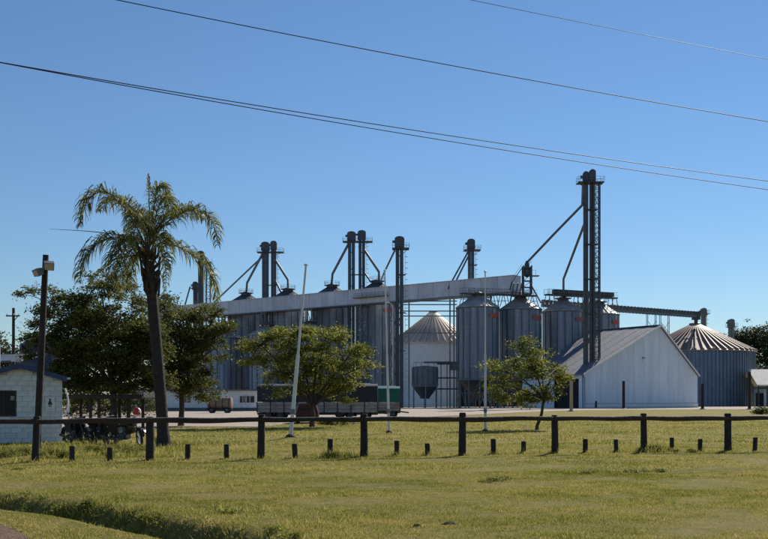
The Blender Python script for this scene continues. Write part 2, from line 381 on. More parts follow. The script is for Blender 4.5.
# ------------------------------------------------------------------ grain silos
def silo_mesh(label, r, z0, z1, zc, group, loc, sign_a=None, nst=17, roofm='roofsheet', sdz=0.0):
    t = thing('grain_silo', label, 'silo', loc, 0, group)
    n = 44
    b = MB(); prof = [(r, z0)]; k = z0
    while k < z1 - .9:
        k += .95; prof += [(r + .03, k - .06), (r + .03, k + .02), (r, k + .08)]
    prof.append((r, z1)); b.lathe(prof, n); ob('wall', b, M['galv'], t, smooth=True)
    sb = MB(); sb.box((r + .06, 0, (z0 + z1) / 2), (.16, .22, z1 - z0)); sme = mesh_of('stiffener', sb); sme.materials.append(M['galv_d'])
    for i in range(nst): inst('stiffener', sme, t, (0, 0, 0), (0, 0, 2 * math.pi * (i + .5) / nst))
    b = MB(); rr = r + .25; zt = zc - 1.0; rc = r * .26
    b.lathe([(rr, z1 - .08), (rr, z1 + .03), (rc, zt), (rc, zt - .1)], n)
    for i in range(28):
        a = 2 * math.pi * i / 28; c, s_ = math.cos(a), math.sin(a)
        b.beam((rr * c, rr * s_, z1 + .06), (rc * c, rc * s_, zt + .03), .09, .12)
    ob('roof', b, M[roofm], t)
    b = MB(); b.lathe([(rc + .1, zt - .1), (rc + .1, zt + .55), (rc * .5, zc), (0.01, zc)], 16); ob('roof_cap', b, M['steel'], t)
    b = MB(); q = rc + .75
    b.lathe([(rc, zt + .5), (q, zt + .5), (q, zt + .6), (rc, zt + .6)], 20)
    for i in range(12):
        a = 2 * math.pi * i / 12; b.beam((q * math.cos(a), q * math.sin(a), zt + .6), (q * math.cos(a), q * math.sin(a), zt + 1.6), .05)
    for hh in (1.1, 1.6): b.lathe([(q - .02, zt + hh), (q + .03, zt + hh), (q + .03, zt + hh + .05), (q - .02, zt + hh + .05)], 20)
    ob('cap_walkway', b, M['steel'], t)
    # eave ring and roof railing
    b = MB(); b.lathe([(r + .05, z1 - .25), (r + .2, z1 - .25), (r + .2, z1 - .1), (r + .05, z1 - .1)], n); ob('eave_ring', b, M['galv_d'], t)
    if z0 > 1:
        b = MB(); b.lathe([(r - .05, z0), (r * .12, z0 - min(z0 - 1.2, r * .9)), (r * .12, max(.8, z0 - r * .9 - .6))], 32); ob('hopper', b, M['steel'], t, smooth=True)
        b = MB(); b.lathe([(r + .12, z0 - .35), (r + .22, z0 - .35), (r + .22, z0 + .1), (r + .12, z0 + .1), (r + .12, z0 - .35)], n); ob('ring_beam', b, M['steel_m'], t)
        lb = MB(); lb.box((r + .0, 0, z0 / 2 - .15), (.28, .28, z0 - .3)); lme = mesh_of('leg', lb); lme.materials.append(M['steel_m'])
        for i in range(12): inst('leg', lme, t, (0, 0, 0), (0, 0, 2 * math.pi * i / 12))
        b = MB()
        for i in range(12):
            a0, a1 = 2 * math.pi * i / 12, 2 * math.pi * (i + 1) / 12
            if i % 2 == 0: b.beam((r * math.cos(a0), r * math.sin(a0), .4), (r * math.cos(a1), r * math.sin(a1), z0 - .5), .1)
            b.beam((r * math.cos(a0), r * math.sin(a0), z0 * .5), (r * math.cos(a1), r * math.sin(a1), z0 * .5), .1)
        ob('leg_bracing', b, M['steel_m'], t)
    b = MB(); a = R(-62); c, s_ = math.cos(a), math.sin(a); e = r + .45
    for d in (-.25, .25): b.beam((e * c - d * s_, e * s_ + d * c, max(z0 - 3, .1)), (e * c - d * s_, e * s_ + d * c, z1 + .9), .06)
    k = max(z0 - 3, .1)
    while k < z1 + .8: b.beam((e * c + .25 * s_, e * s_ - .25 * c, k), (e * c - .25 * s_, e * s_ + .25 * c, k), .04); k += .4
    ob('ladder', b, M['galv'], t)
    if sign_a is not None:
        b = MB(); z1 = z1 - sdz
        for i in range(8):
            a0 = sign_a + i * .085; a1 = a0 + .085; q = r + .24
            b.add([(q * math.cos(a0), q * math.sin(a0), z1 - 2.4), (q * math.cos(a1), q * math.sin(a1), z1 - 2.4), (q * math.cos(a1), q * math.sin(a1), z1 - 1.5), (q * math.cos(a0), q * math.sin(a0), z1 - 1.5),
                   ((q - .06) * math.cos(a0), (q - .06) * math.sin(a0), z1 - 2.4), ((q - .06) * math.cos(a1), (q - .06) * math.sin(a1), z1 - 2.4), ((q - .06) * math.cos(a1), (q - .06) * math.sin(a1), z1 - 1.5), ((q - .06) * math.cos(a0), (q - .06) * math.sin(a0), z1 - 1.5)],
                  [(0, 1, 2, 3), (7, 6, 5, 4), (0, 4, 5, 1), (3, 2, 6, 7)] + ([(0, 3, 7, 4)] if i == 0 else []) + ([(1, 5, 6, 2)] if i == 7 else []))
        ob('sign_band', b, M['red'], t)
    return t
GA = 'tall galvanised hopper silos in the front row'
s1 = silo_mesh('tall galvanised silo on legs directly behind the upper right flagpole', 4.55, 6.2, 21.7, 25.2, GA, (20.4, 207, 0), R(-63))
for lab, loc in (('tall galvanised silo under the dark spout head with the stair', (30.4, 211.5, 0)),
                 ('tall galvanised silo just left of the tallest elevator tower behind the shed roof', (40.8, 216.5, 0)),
                 ('galvanised silo half hidden behind the tallest elevator tower and the shed roof', (50.7, 224, 0))):
    c = copy_tree(s1); c.location = loc; c['label'] = lab
GB = 'lower silos in front of the conveyor gallery'
s2 = silo_mesh('lower silo under the gallery, directly behind the bushy middle tree crown', 5.0, 4.2, 18.6, 21.7, GB, (X(310, 240), 240, 0))
for lab, px, Y in (('lower silo under the gallery, at the left edge of the bushy middle tree', 268, 249),
                   ('lower silo under the gallery above the rusty tank wagon', 222, 261),
                   ('leftmost lower silo under the gallery, mostly behind the palm and dark trees', 185, 271)):
    c = copy_tree(s2); c.location = (X(px, Y), Y, 0); c['label'] = lab
GC = 'tallest silos whose caps show above the gallery'
s3 = silo_mesh('tall red banded silo whose cap shows above the gallery right of the middle twin elevator', 5.2, 5, 29.6, 33.2, GC, (X(377, 249), 249, 0), R(-72), roofm='roofdark', sdz=2.9)
for lab, px, Y in (('tall silo whose dark cap shows above the gallery left of the middle twin elevator', 332, 258),
                   ('tall silo whose dark cap shows above the gallery right of the left twin elevator', 288, 267),
                   ('tall silo whose dark cap shows above the gallery left of the left twin elevator', 246, 277)):
    c = copy_tree(s3); c.location = (X(px, Y), Y, 0); c['label'] = lab
    for ch in list(c.children):
        if ch.name.startswith('sign_band'): bpy.data.objects.remove(ch)

# broad bins with conical ribbed roofs
def bin_(label, loc, r, z1, zc, wallm, nst, np_, group, conem='cone', rib=(.30, .75)):
    t = thing('grain_bin', label, 'grain bin', loc, 0, group)
    b = MB(); prof = [(r, 0)]; k = 0
    while k < z1 - .9:
        k += 1.1; prof += [(r + .03, k - .06), (r + .03, k), (r, k + .06)]
    prof.append((r, z1)); b.lathe(prof, 72); ob('wall', b, wallm, t, smooth=True)
    if nst:
        sb = MB(); sb.box((r + .07, 0, z1 / 2), (.2, .2, z1)); me = mesh_of('stiffener', sb); me.materials.append(M['galv_d'])
        for i in range(nst): inst('stiffener', me, t, (0, 0, 0), (0, 0, 2 * math.pi * (i + .3) / nst))
    rr = r + .5; rc = r * .09; zt = zc - .9; h = math.pi / np_
    b = MB()
    A = lambda q, a, z: (q * math.cos(a), q * math.sin(a), z)
    zm = z1 + (zt - z1) * .45; rm = rr + (rc - rr) * .45
    b.add([A(rr, -h, z1), A(rr, h, z1), A(rm, h, zm), A(rm, -h, zm), A(rm - .05, -h, zm + .12), A(rm - .05, h, zm + .12), A(rc, h, zt), A(rc, -h, zt)], [(0, 1, 2, 3), (3, 2, 5, 4), (4, 5, 6, 7)])
    b.beam(A(rr, -h, z1 + .08), A(rc, -h, zt + .08), *rib)
    b.box(A(rr - .05, 0, z1 - .12), (.12, 2 * rr * math.sin(h) * .96, .24))
    me = mesh_of('roof_panel', b); me.materials.append(M[conem])
    for i in range(np_): inst('roof_panel', me, t, (0, 0, 0), (0, 0, 2 * h * i))
    b = MB(); b.lathe([(rc + .15, zt - .2), (rc + .15, zt + .7), (rc * .7, zc), (.01, zc)], 24); ob('roof_cap', b, M['steel_m'], t)
    sb = MB(); sb.box((0, 0, .22), (.5, .5, .45)); sb.box((0, 0, .5), (.62, .62, .1)); me = mesh_of('roof_vent', sb); me.materials.append(M['cone'])
    for i in range(18):
        a = 2 * math.pi * (i + .5) / 18; inst('roof_vent', me, t, A(rr - .9, a, z1 + .25), (0, 0, a))
    return t
bin_('wide grain bin with bright ribbed cone roof seen between the tall silos', (X(433, 240), 240, 0), 10.0, 15.7, 24.2, M['white'], 0, 40, 'wide bins with ribbed cone roofs')
bin_('wide dark ribbed grain bin with brown cone roof right of the white shed', (X(695, 260), 260, 0), 15.4, 14.6, 22.8, mat('bin_wall_sheet', (.15, .20, .28), .5, .3, .2, .6, stretch=(1, 1, .25)), 96, 52, 'wide bins with ribbed cone roofs', 'conebrown', (.3, .75))
# small hopper bin in front
t = thing('hopper_bin', 'small dark hopper bin on legs in front of the bright cone roof', 'hopper', (X(425, 193), 193, 0))
b = MB(); b.lathe([(2.6, 4.3), (2.6, 8.3), (2.5, 8.4), (.3, 8.6), (.01, 8.6)], 28); ob('body', b, M['galv_d'], t, smooth=True)
b = MB(); b.lathe([(2.6, 4.3), (1.0, 2.2), (1.0, 1.9)], 28); ob('hopper', b, M['steel'], t, smooth=True)
for i in range(6):
    a = math.pi * (i + .5) / 3; b = MB(); b.box((2.65 * math.cos(a), 2.65 * math.sin(a), 2.6), (.2, .2, 5.2)); ob('leg', b, M['steel_m'], t)
for i in range(14):
    a = 2 * math.pi * i / 14; b = MB(); b.box((2.64 * math.cos(a), 2.64 * math.sin(a), 6.4), (.1, .1, 3.6), a); ob('stiffener', b, M['steel'], t)
b = MB()
for i in range(10):
    a = 2 * math.pi * i / 10; b.beam((2.3 * math.cos(a), 2.3 * math.sin(a), 8.3), (2.3 * math.cos(a), 2.3 * math.sin(a), 9.3), .05)
b.lathe([(2.28, 9.25), (2.33, 9.25), (2.33, 9.31), (2.28, 9.31), (2.28, 9.25)], 28); ob('railing', b, M['steel_m'], t)

# ------------------------------------------------------------------ conveyor gallery
def G(t, side=0.0):
    return Vector((1.08 * (26 - 87 * t) - .61 * side, 1.08 * (200 + 67 * t) - .79 * side, 0))     # side > 0 is towards the camera
t0, t1 = -.022, 1.02; gz0, gz1 = 26.0, 29.6
a = G(t0); t = thing('conveyor_gallery', 'long pale enclosed conveyor gallery running above the silos', 'conveyor gallery', (a.x, a.y, 0))
n = 28; slope = 0.0
for i in range(n):
    u0, u1 = t0 + (t1 - t0) * i / n, t0 + (t1 - t0) * (i + 1) / n - .0006
    b = MB(); p, q = G(u0, 1.5), G(u1, 1.5); off = (.61 * .05, .79 * .05, 0)
    b.prism([(p.x, p.y, gz0), (q.x, q.y, gz0), (q.x, q.y, gz1), (p.x, p.y, gz1)], off); ob('wall_panel', b, M['gallery'], t, True)
    b = MB(); p, q = G(u0, -1.5), G(u1, -1.5)
    b.prism([(p.x, p.y, gz0), (q.x, q.y, gz0), (q.x, q.y, gz1), (p.x, p.y, gz1)], (-off[0], -off[1], 0)); ob('wall_panel', b, M['gallery'], t, True)
b = MB(); p = [G(t0, 1.75), G(t1, 1.75), G(t1, -1.75), G(t0, -1.75)]
b.prism([(q.x, q.y, gz1 + .01) for q in p], (0, 0, .14)); ob('roof', b, M['gallery'], t, True)
b = MB(); b.prism([(q.x, q.y, gz0 - .26) for q in p], (0, 0, .25)); ob('floor', b, M['steel_m'], t, True)
b = MB(); b.prism([(q.x, q.y, gz0 + .02) for q in (G(t0, 1.4), G(t0 + .0005, 1.4), G(t0 + .0005, -1.4), G(t0, -1.4))], (0, 0, gz1 - gz0 - .04)); ob('end_wall', b, M['gallery'], t, True)
b = MB(); p, q = G(.275, 2.3), G(.365, 2.3)
b.beam((p.x, p.y, gz0 + 1.4), (q.x, q.y, gz0 + 1.4), 1.2, .14)
for k in range(9): e = p.lerp(q, k / 8); b.beam((e.x, e.y, gz0 + 1.4), (e.x, e.y, gz0 + 2.5), .07)
b.beam((p.x, p.y, gz0 + 2.5), (q.x, q.y, gz0 + 2.5), .07); b.beam((p.x, p.y, gz0 + 1.95), (q.x, q.y, gz0 + 1.95), .06); ob('side_platform', b, M['stain'], t, True)
def trestle(u, wid=1.3, parent=t):
    b = MB(); c = [G(u - .006, wid), G(u + .006, wid), G(u + .006, -wid), G(u - .006, -wid)]
    for q in c: b.beam((q.x, q.y, 0), (q.x, q.y, gz0 - .27), .35)
    for k in range(6):
        z0, z1 = 4.2 * k + .2, 4.2 * (k + 1) + .2
        for i in range(4):
            q0, q1 = c[i], c[(i + 1) % 4]
            b.beam((q0.x, q0.y, z1), (q1.x, q1.y, z1), .16); b.beam((q0.x, q0.y, z0), (q1.x, q1.y, z1), .12)
    ob('trestle', b, M['steel_m'], parent, True)
for u in (.05, .27, .36, .50, .645, .79, .93): trestle(u)

# ------------------------------------------------------------------ bucket elevators
def elevator(label, x, y, ztop, legs, plat_w, platz, spouts=(), group='bucket elevator towers', mast=None, z0=0.0, lm='steel', rests=()):
    t = thing('elevator_tower', label, 'elevator', (x, y, z0), 0, group); m = M[lm]
    for lx, wd, dz in legs:                      # every leg: two casings and a head
        for d in (-.28, .28):
            b = MB(); b.box((lx + d * wd, 0, (ztop - dz - 1.6 - z0) / 2), (.49 * wd, .6 * wd, ztop - dz - 1.6 - z0)); ob('casing', b, m, t)
        hz = ztop - dz - z0; ww = .66 * wd
        b = MB(); prof = [(-ww, hz - 2.4), (ww, hz - 2.4), (ww, hz - .6)] + [(ww * math.cos(q), hz - .6 + .6 * math.sin(q)) for q in [math.pi * k / 8 for k in range(1, 8)]] + [(-ww, hz - .6)]
        b.prism([(lx + q[0], -.45 * wd, q[1]) for q in prof], (0, .9 * wd, 0)); ob('head', b, m, t)
        b = MB(); b.lathe([(.01, 0), (.3, 0), (.3, .8), (.01, .8)], 12); b.v = [(lx - ww - v[2] * .6, v[0], hz - 1.1 + v[1]) for v in b.v]; ob('motor', b, M['steel_m'], t)
        k = 5.0; b = MB(); b.box((lx, 0, 0), (1.05 * wd, .55 * wd, .14)); fme = mesh_of('flange', b); fme.materials.append(m)
        while k < hz - 4: inst('flange', fme, t, (0, 0, k)); k += 4.5
    pw = plat_w / 2; lx = sum(l[0] for l in legs) / len(legs); z = platz - z0
    b = MB(); b.box((lx + .25, 0, z), (plat_w, 2.6, .16)); 
    for d in (-1, 1): b.beam((lx + d * pw * .9 + .25, 0, z), (lx + d * .3, 0, z - 1.3), .1)
    ob('platform', b, m, t)
    b = MB()
    for yy in (-1.25, 1.25):
        for k in range(7): xx = lx + .25 - pw + plat_w * k / 6; b.beam((xx, yy, z), (xx, yy, z + 1.1), .05)
        for hh in (.55, 1.1): b.beam((lx + .25 - pw, yy, z + hh), (lx + .25 + pw, yy, z + hh), .045)
    for xx in (lx + .25 - pw, lx + .25 + pw):
        for hh in (.55, 1.1): b.beam((xx, -1.25, z + hh), (xx, 1.25, z + hh), .045)
    ob('railing', b, M['steel_m'], t)
    for rz_ in rests:
        b = MB(); b.box((lx + .4, 0, rz_ - z0), (plat_w * .5, 1.6, .12)); ob('rest_platform', b, m, t)
    # ladder in a cage
    lx2 = legs[-1][0] + .75 * legs[-1][1]; b = MB()
    for d in (-.2, .2): b.beam((lx2, d, .3), (lx2, d, z), .05)
    k = .5
    while k < z: b.beam((lx2, -.2, k), (lx2, .2, k), .035); k += .45
    k = 3.0
    while k < z - .5:
        b.beam((lx2, -.35, k), (lx2 + .5, -.35, k), .05); b.beam((lx2, .35, k), (lx2 + .5, .35, k), .05); b.beam((lx2 + .5, -.35, k), (lx2 + .5, .35, k), .05); k += 1.2
    ob('ladder', b, M['steel_m'], t)
    if mast:
        mx, mw = mast; b = MB(); c = [(mx - mw, -mw), (mx + mw, -mw), (mx + mw, mw), (mx - mw, mw)]; top = z
        for q in c: b.beam((*q, 0), (*q, top), .22)
        k = 0
        while k < top - 2:
            for i in range(4):
                q0, q1 = c[i], c[(i + 1) % 4]; b.beam((*q0, k + 2), (*q1, k + 2), .1); b.beam((*(q0 if int(k) % 4 else q1), k), (*(q1 if int(k) % 4 else q0), k + 2), .09)
            k += 2
        ob('lattice_mast', b, m, t)
    for pts, rad in spouts:
        b = MB(); b.tube(pts, rad, 10); ob('spout', b, M['steel_m'], t, True, smooth=True)
    return t
Y = 272
elevator('twin elevator tower left of the left leaning flagpole, dark spouts to both sides', X(265.5, Y), Y, Z(241, Y), [(0, 1.8, .3), (2.35, 1.4, 0)], 7.6, Z(252.5, Y), [
    ([P(263, 253, Y), P(247, 283, Y), P(246.5, 292, 277)], .33), ([P(262, 257, Y), P(213, 303.5, 281)], .24),
    ([P(274, 258, Y), P(288, 280, 268), P(288, 290, 267)], .33), ([P(275, 280, Y), P(281, 292, 268)], .28)], rests=(34.5,))
Y = 253
elevator('twin elevator tower right of the left flagpole, tallest behind the gallery', X(351.5, Y), Y, Z(230.5, Y), [(0, 1.75, .3), (2.75, 1.65, 0)], 7.9, Z(242, Y), [
    ([P(349, 243, Y), P(332.5, 274, Y), P(331.5, 285, 258)], .33), ([P(363, 248, Y), P(379, 272, 248), P(379, 282, 248)], .33), ([P(364, 272, Y), P(371, 282, 248)], .25)], rests=(35,))
Y = 200
elevator('single slim elevator standing in front of the gallery beside the middle flagpole', X(399.5, Y), Y, Z(236.5, Y), [(0, 1.55, 0)], 3.5, Z(249, Y), [
    ([P(394.5, 251, Y), P(384, 273, 230), P(380, 283, 248)], .2)], rests=(28, 20, 12))
Y = 228
elevator('single elevator behind the right end of the gallery with two parallel spouts', X(471, Y), Y, Z(239, Y), [(0, 1.4, 0)], 4.0, Z(250.5, Y), [
    ([P(468, 252, Y), P(451, 283, 224), P(448, 289, 224)], .2), ([P(468.5, 256, Y), P(455, 283, 224), P(452, 289, 224)], .2)], rests=(34,))
Y = 285
elevator('far left elevator tower showing between the hanging palm fronds', X(201, Y), Y, Z(251, Y), [(0, 1.5, 0)], 3.5, Z(262, Y), mast=(2.2, .6))
elevator('shorter far left elevator with one steep spout beside the palm', X(193, Y), Y + 4, Z(280, Y), [(0, 1.3, 0)], 3.2, Z(287, Y), [([P(190, 287, Y + 3), P(185, 305, Y)], .22)])
Y = 191.6; zr = 10.0
elevator('tallest elevator tower rising through the left slope of the white shed roof', X(587.5, Y), Y, Z(169.5, Y), [(-.35, .9, .4), (.95, 1.0, 0)], 5.2, Z(183, Y), [
    ([P(583, 185, Y), P(582.3, 205, Y), P(555, 233, 201), P(527.5, 262, 211)], .26), ([P(585.5, 221, Y), P(567, 270, 212), P(563.5, 279, 216), P(563.5, 292, 216.4)], .26)],
    mast=(1.75, .62), z0=8.3, rests=(40, 33, 26, 19))
Y = 285
elevator('short distant elevator just behind the peak of the brown cone roof', X(703.5, Y), Y, Z(308, Y), [(0, 1.3, 0)], 2.6, Z(314, Y), lm='steel_m')
elevator('short distant elevator in front of the woods right of the brown cone roof', X(731, Y), Y, Z(319, Y), [(0, 1.4, 0)], 2.8, Z(327, Y), lm='steel_m')

# spout head above the second silo
t = thing('distributor_head', 'dark spout head with stairs standing above the second silo by the shed', 'distributor', (X(527, 211.5), 209, 25.0)); Y = 209
b = MB()
for px in (523, 531):
    for dy in (-.9, .9): b.beam((X(px, Y), Y + dy, 24.8), (X(px, Y), Y + dy, Z(266, Y)), .28)
for k in range(5):
    z = 25 + 1.4 * k; b.box((X(527, Y), Y, z), (2.0, 1.9, .12)); b.beam((X(523, Y), Y - .9, z), (X(531, Y), Y - .9, z + 1.4), .1)
ob('frame', b, M['steel'], t, True)
b = MB(); b.lathe([(.25, 2.0), (.55, 1.2), (.55, .5), (.9, 0), (.9, -.9), (.3, -1.6)], 16, (X(527, Y), Y, Z(270, Y))); ob('head', b, M['steel'], t, True)
b = MB(); b.beam(P(512, 282, Y), P(522, 268, Y), .9, .15); b.beam(P(512, 279, Y), P(522, 264, Y), .06); b.beam(P(510, 290, Y), P(512, 282, Y), .3); ob('stair', b, M['steel'], t, True)
b = MB(); b.box(P(533, 276, Y), (2.6, 1.6, .14)); b.beam(P(536, 276, Y) , P(536, 270, Y), .06); b.beam(P(532, 270, Y), P(536, 270, Y), .05); ob('platform', b, M['steel'], t, True)
b = MB()
for px in (514, 518, 522, 530): b.tube([P(px if px < 527 else 530, 283, Y), P(px - 4 if px < 527 else 541, 303, Y + 2)], .16, 8)
ob('spouts', b, M['steel_m'], t, True)

def catwalk(label, pa, pb, za, w=1.6, legs=(), cover=False):
    pa, pb = Vector(pa), Vector(pb); t = thing('catwalk', label, 'catwalk', (pa.x, pa.y, za), 0, 'catwalks over the silo roofs')
    d = (pb - pa).normalized(); s = Vector((-d.y, d.x, 0)); L = (pb - pa).length
    b = MB(); b.beam(Vector((pa.x, pa.y, za)), Vector((pb.x, pb.y, za)), w, .28); ob('deck', b, M['steel'], t, True)
    b = MB(); k = 0.0
    while k <= L:
        for sd_ in (-w / 2, w / 2):
            q = pa + d * k + s * sd_; b.beam((q.x, q.y, za), (q.x, q.y, za + 1.2), .07)
        k += 1.4
    for sd_ in (-w / 2, w / 2):
        for hh in (.6, 1.2): q0, q1 = pa + s * sd_, pb + s * sd_; b.beam((q0.x, q0.y, za + hh), (q1.x, q1.y, za + hh), .06)
    ob('railing', b, M['steel_m'], t, True)
    if cover:
        b = MB(); q0, q1 = pa + d * (L * cover[0]), pa + d * (L * cover[1]); b.beam((q0.x, q0.y, za + .75), (q1.x, q1.y, za + .75), 1.0, .95); ob('conveyor', b, M['steel'], t, True)
    for f, zl in legs:
        q = pa + d * (L * f); b = MB()
        for sd_ in (-w / 2, w / 2):
            e = q + s * sd_
            for g_ in (-1.1, 1.1): b.beam((e.x + d.x * g_, e.y + d.y * g_, zl), (e.x + d.x * g_ * .4, e.y + d.y * g_ * .4, za), .12)
            b.beam((e.x - d.x * .9, e.y - d.y * .9, (zl + za) / 2), (e.x + d.x * .9, e.y + d.y * .9, (zl + za) / 2), .09)
        ob('support', b, M['steel_m'], t, True)
    return t
catwalk('dark railed catwalk over the first two silos under the gallery end', (X(461, 205), 205, 0), (X(536, 210), 210, 0), Z(294.5, 207), legs=((.06, 22.2), (.42, 21.8), (.56, 22), (.95, 22.2)))
catwalk('dark railed catwalk with conveyor over the third and fourth silos by the tallest tower', (X(546, 213), 213, 0), (X(616, 221), 221, 0), Z(296.5, 217), legs=((.05, 22), (.45, 22), (.6, 22), (.95, 22)), cover=(.1, .95))
# long inclined conveyor to the brown bin
a, bb = Vector((X(543, 218), 218, Z(305.5, 218))), Vector((X(696, 257), 257, Z(316.5, 257)))
t = thing('belt_conveyor', 'long thin ribbed conveyor bridge reaching over the shed to the brown cone roof', 'conveyor', tuple(a))
b = MB(); b.beam(a, bb, 1.2, .5); b.beam(a + Vector((0, 0, 1.1)), bb + Vector((0, 0, 1.1)), 1.0, .12); ob('trough', b, M['steel_m'], t, True)
b = MB()
for k in range(46):
    q = a.lerp(bb, k / 45.0); b.box((q.x, q.y, q.z + .5), (.12, 1.3, 1.7), .4)
ob('frames', b, M['steel_m'], t, True)
b = MB(); b.box((bb.x, bb.y, bb.z + .2), (1.9, 1.6, 2.2)); b.lathe([(.5, 0), (.5, -2)], 12, tuple(bb)); ob('drive_head', b, M['steel'], t, True)
for px, py in ((646, 320), (660, 320)):
    q = Vector((X(px, 245), 244, 0)); k = (px - 543) / 153; zz = a.lerp(bb, k).z; q = a.lerp(bb, k); b = MB()
    for sx in (-1.2, 1.2):
        for sy in (-.6, .6): b.beam((q.x + sx, q.y + sy, 0), (q.x + sx * .9, q.y + sy, q.z - .25), .14)
    for h in range(7):
        z = 1 + 3 * h; b.beam((q.x - 1.2, q.y - .6, z), (q.x + 1.2, q.y - .6, z + 3), .1); b.beam((q.x + 1.2, q.y - .6, z), (q.x - 1.2, q.y - .6, z + 3), .1)
    ob('trestle', b, M['steel_m'], t, True)

# steel frame between the slim elevator and the first tall silo
Y = 198; t = thing('steel_frame', 'open steel frame with cross beams in front of the bright cone roof', 'steel frame', (X(430, Y), Y, 0))
for px in (409, 450, 454):
    b = MB(); b.beam((X(px, Y), Y, 0), (X(px, Y), Y, Z(299, Y)), .3); ob('column', b, M['steel_m'], t, True)
for py in (301, 304.5, 311, 316, 333):
    b = MB(); b.beam((X(402, Y), Y + .2, Z(py, Y)), (X(457, Y), Y + .2, Z(py, Y)), .16, .22); ob('beam', b, M['steel_m'], t, True)
for py in (364, 378, 389):
    b = MB(); b.beam((X(437, Y), Y - .2, Z(py, Y)), (X(458, Y), Y - .2, Z(py, Y)), .2, .3); ob('beam', b, M['steel'], t, True)
for px in (441, 447):
    b = MB(); b.beam((X(px, Y), Y - .2, 0), (X(px, Y), Y - .2, Z(364, Y)), .2); ob('column', b, M['steel_m'], t, True)
b = MB(); b.beam((X(424, Y), Y - .3, Z(362.5, Y)), (X(457, Y), Y - .3, Z(362.5, Y)), .9, .35); b.box((X(454, Y), Y - .3, Z(366, Y)), (1.6, 1.2, 1.8)); ob('conveyor', b, M['steel'], t, True)

Y = 232; t = thing('dark_backdrop', 'low dark backdrop block added behind the legs of the tall silos', 'shed', (X(500, Y), Y, 0)); wd = X(560, Y) - X(455, Y)  # building-shaped block added so the space under the silos reads dark
b = MB(); b.box((0, 4, 3.1), (wd, 8, 6.2)); ob('wall', b, M['navy'], t)
b = MB(); b.prism([(-wd / 2 - .3, -.4, 6.22), (wd / 2 + .3, -.4, 6.22), (wd / 2 + .3, 8.4, 6.22), (wd / 2 + .3, 4, 7.6), (-wd / 2 - .3, 4, 7.6), (-wd / 2 - .3, 8.4, 6.22)][:3] + [(-wd / 2 - .3, 8.4, 6.22)], (0, 0, .2)); ob('roof', b, M['roofdark'], t)
for k in range(5): b = MB(); b.box((-wd / 2 + wd * (k + .5) / 5, -.06, 2.3), (2.6, .12, 4.4)); ob('dark_panel', b, M['dark'], t)

# ------------------------------------------------------------------ white shed with off-centre gable
A0 = Vector((39.2, 186, 0)); B0 = Vector((67.8, 205.5, 0)); gd = (B0 - A0).normalized(); bd = Vector((-gd.y, gd.x, 0)); GW = (B0 - A0).length; LL = 17.6
ze, zrg = 6.84, 17.1; sr = .64
t = thing('storage_shed', 'large white shed with an off centre gable and grey sheet roof', 'shed', tuple(A0), math.atan2(gd.y, gd.x))
def ztop_(s): return ze + (zrg - ze) * (s / sr if s < sr else (1 - s) / (1 - sr))
# local frame: x along the gable, y backwards, z up
n = 22; cuts = sorted([i / n for i in range(n + 1)] + [sr])
for s0, s1 in zip(cuts, cuts[1:]):
    if s1 - s0 < 1e-4: continue
    x0, x1 = s0 * GW + .012, s1 * GW - .012; prd = .02 * random.random()
    b = MB(); b.prism([(x0, -prd, .95), (x1, -prd, .95), (x1, -prd, ztop_(s1)), (x0, -prd, ztop_(s0))], (0, .15, 0)); ob('wall_panel', b, M['shedwall'], t)
b = MB(); b.box((GW / 2, -.02, .62), (GW, .3, .6)); ob('plinth', b, M['white'], t)
b = MB(); b.box((GW / 2, -.02, .16), (GW + .06, .36, .31)); ob('footing', b, M['mortar'], t)
b = MB(); b.box((GW / 2, -.07, .94), (GW + .04, .42, .05)); ob('ledge', b, M['galv'], t)
b = MB(); b.box((-.8, LL / 2, ze - .32), (.22, LL + .8, .2)); ob('gutter', b, M['galv'], t)
b = MB(); b.tube([(-.72, -.25, ze - .4), (-.1, -.25, ze - .9), (-.1, -.25, .1)], .09, 8); ob('downpipe', b, M['galv'], t)
b = MB(); b.prism([(0.02, .17, .02), (GW - .02, .17, .02), (GW - .02, .17, ze - .03), (sr * GW, .17, zrg - .05), (.02, .17, ze - .03)], (0, .1, 0)); ob('gable_lining', b, M['shedwall'], t)
b = MB(); b.box((.1, 1.0, ze / 2), (.2, .9, ze - .1)); b.box((.1, LL / 2 + 4.2, ze / 2), (.2, LL - 8.4, ze - .1)); b.box((.1, 4.5, ze - .5), (.2, 6.2, 1.0)); ob('side_wall', b, M['shedwall'], t)
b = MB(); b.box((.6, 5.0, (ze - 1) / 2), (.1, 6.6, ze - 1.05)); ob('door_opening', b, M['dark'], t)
b = MB(); b.box((GW - .1, LL / 2 + .3, ze / 2), (.2, LL - .6, ze - .1)); ob('side_wall', b, M['shedwall'], t)
b = MB(); b.prism([(0, LL, 0), (GW, LL, 0), (GW, LL, ze), (sr * GW, LL, zrg - .1), (0, LL, ze)], (0, .15, 0)); ob('back_wall', b, M['shedwall'], t)
n = 12
for i in range(n):
    y0, y1 = -.5 + (LL + 1) * i / n, -.5 + (LL + 1) * (i + 1) / n - .03; lift = .03 * (i % 2)
    b = MB(); b.prism([(-.7, y0, ze - .28 + lift), (sr * GW, y0, zrg + .05 + lift), (sr * GW, y1, zrg + .05 + lift), (-.7, y1, ze - .28 + lift)], (0, 0, .12)); ob('roof_panel', b, M['shedroof'], t)
    b = MB(); b.prism([(GW + .15, y0, ze - .12 + lift), (sr * GW + .02, y0, zrg + .05 + lift), (sr * GW + .02, y1, zrg + .05 + lift), (GW + .15, y1, ze - .12 + lift)], (0, 0, .12)); ob('roof_panel', b, M['shedroof'], t)
b = MB(); b.beam((-.7, -.56, ze - .2), (sr * GW, -.56, zrg + .1), .1, .45); b.beam((sr * GW, -.56, zrg + .1), (GW + .15, -.56, ze - .05), .1, .3); ob('verge_trim', b, M['white'], t)
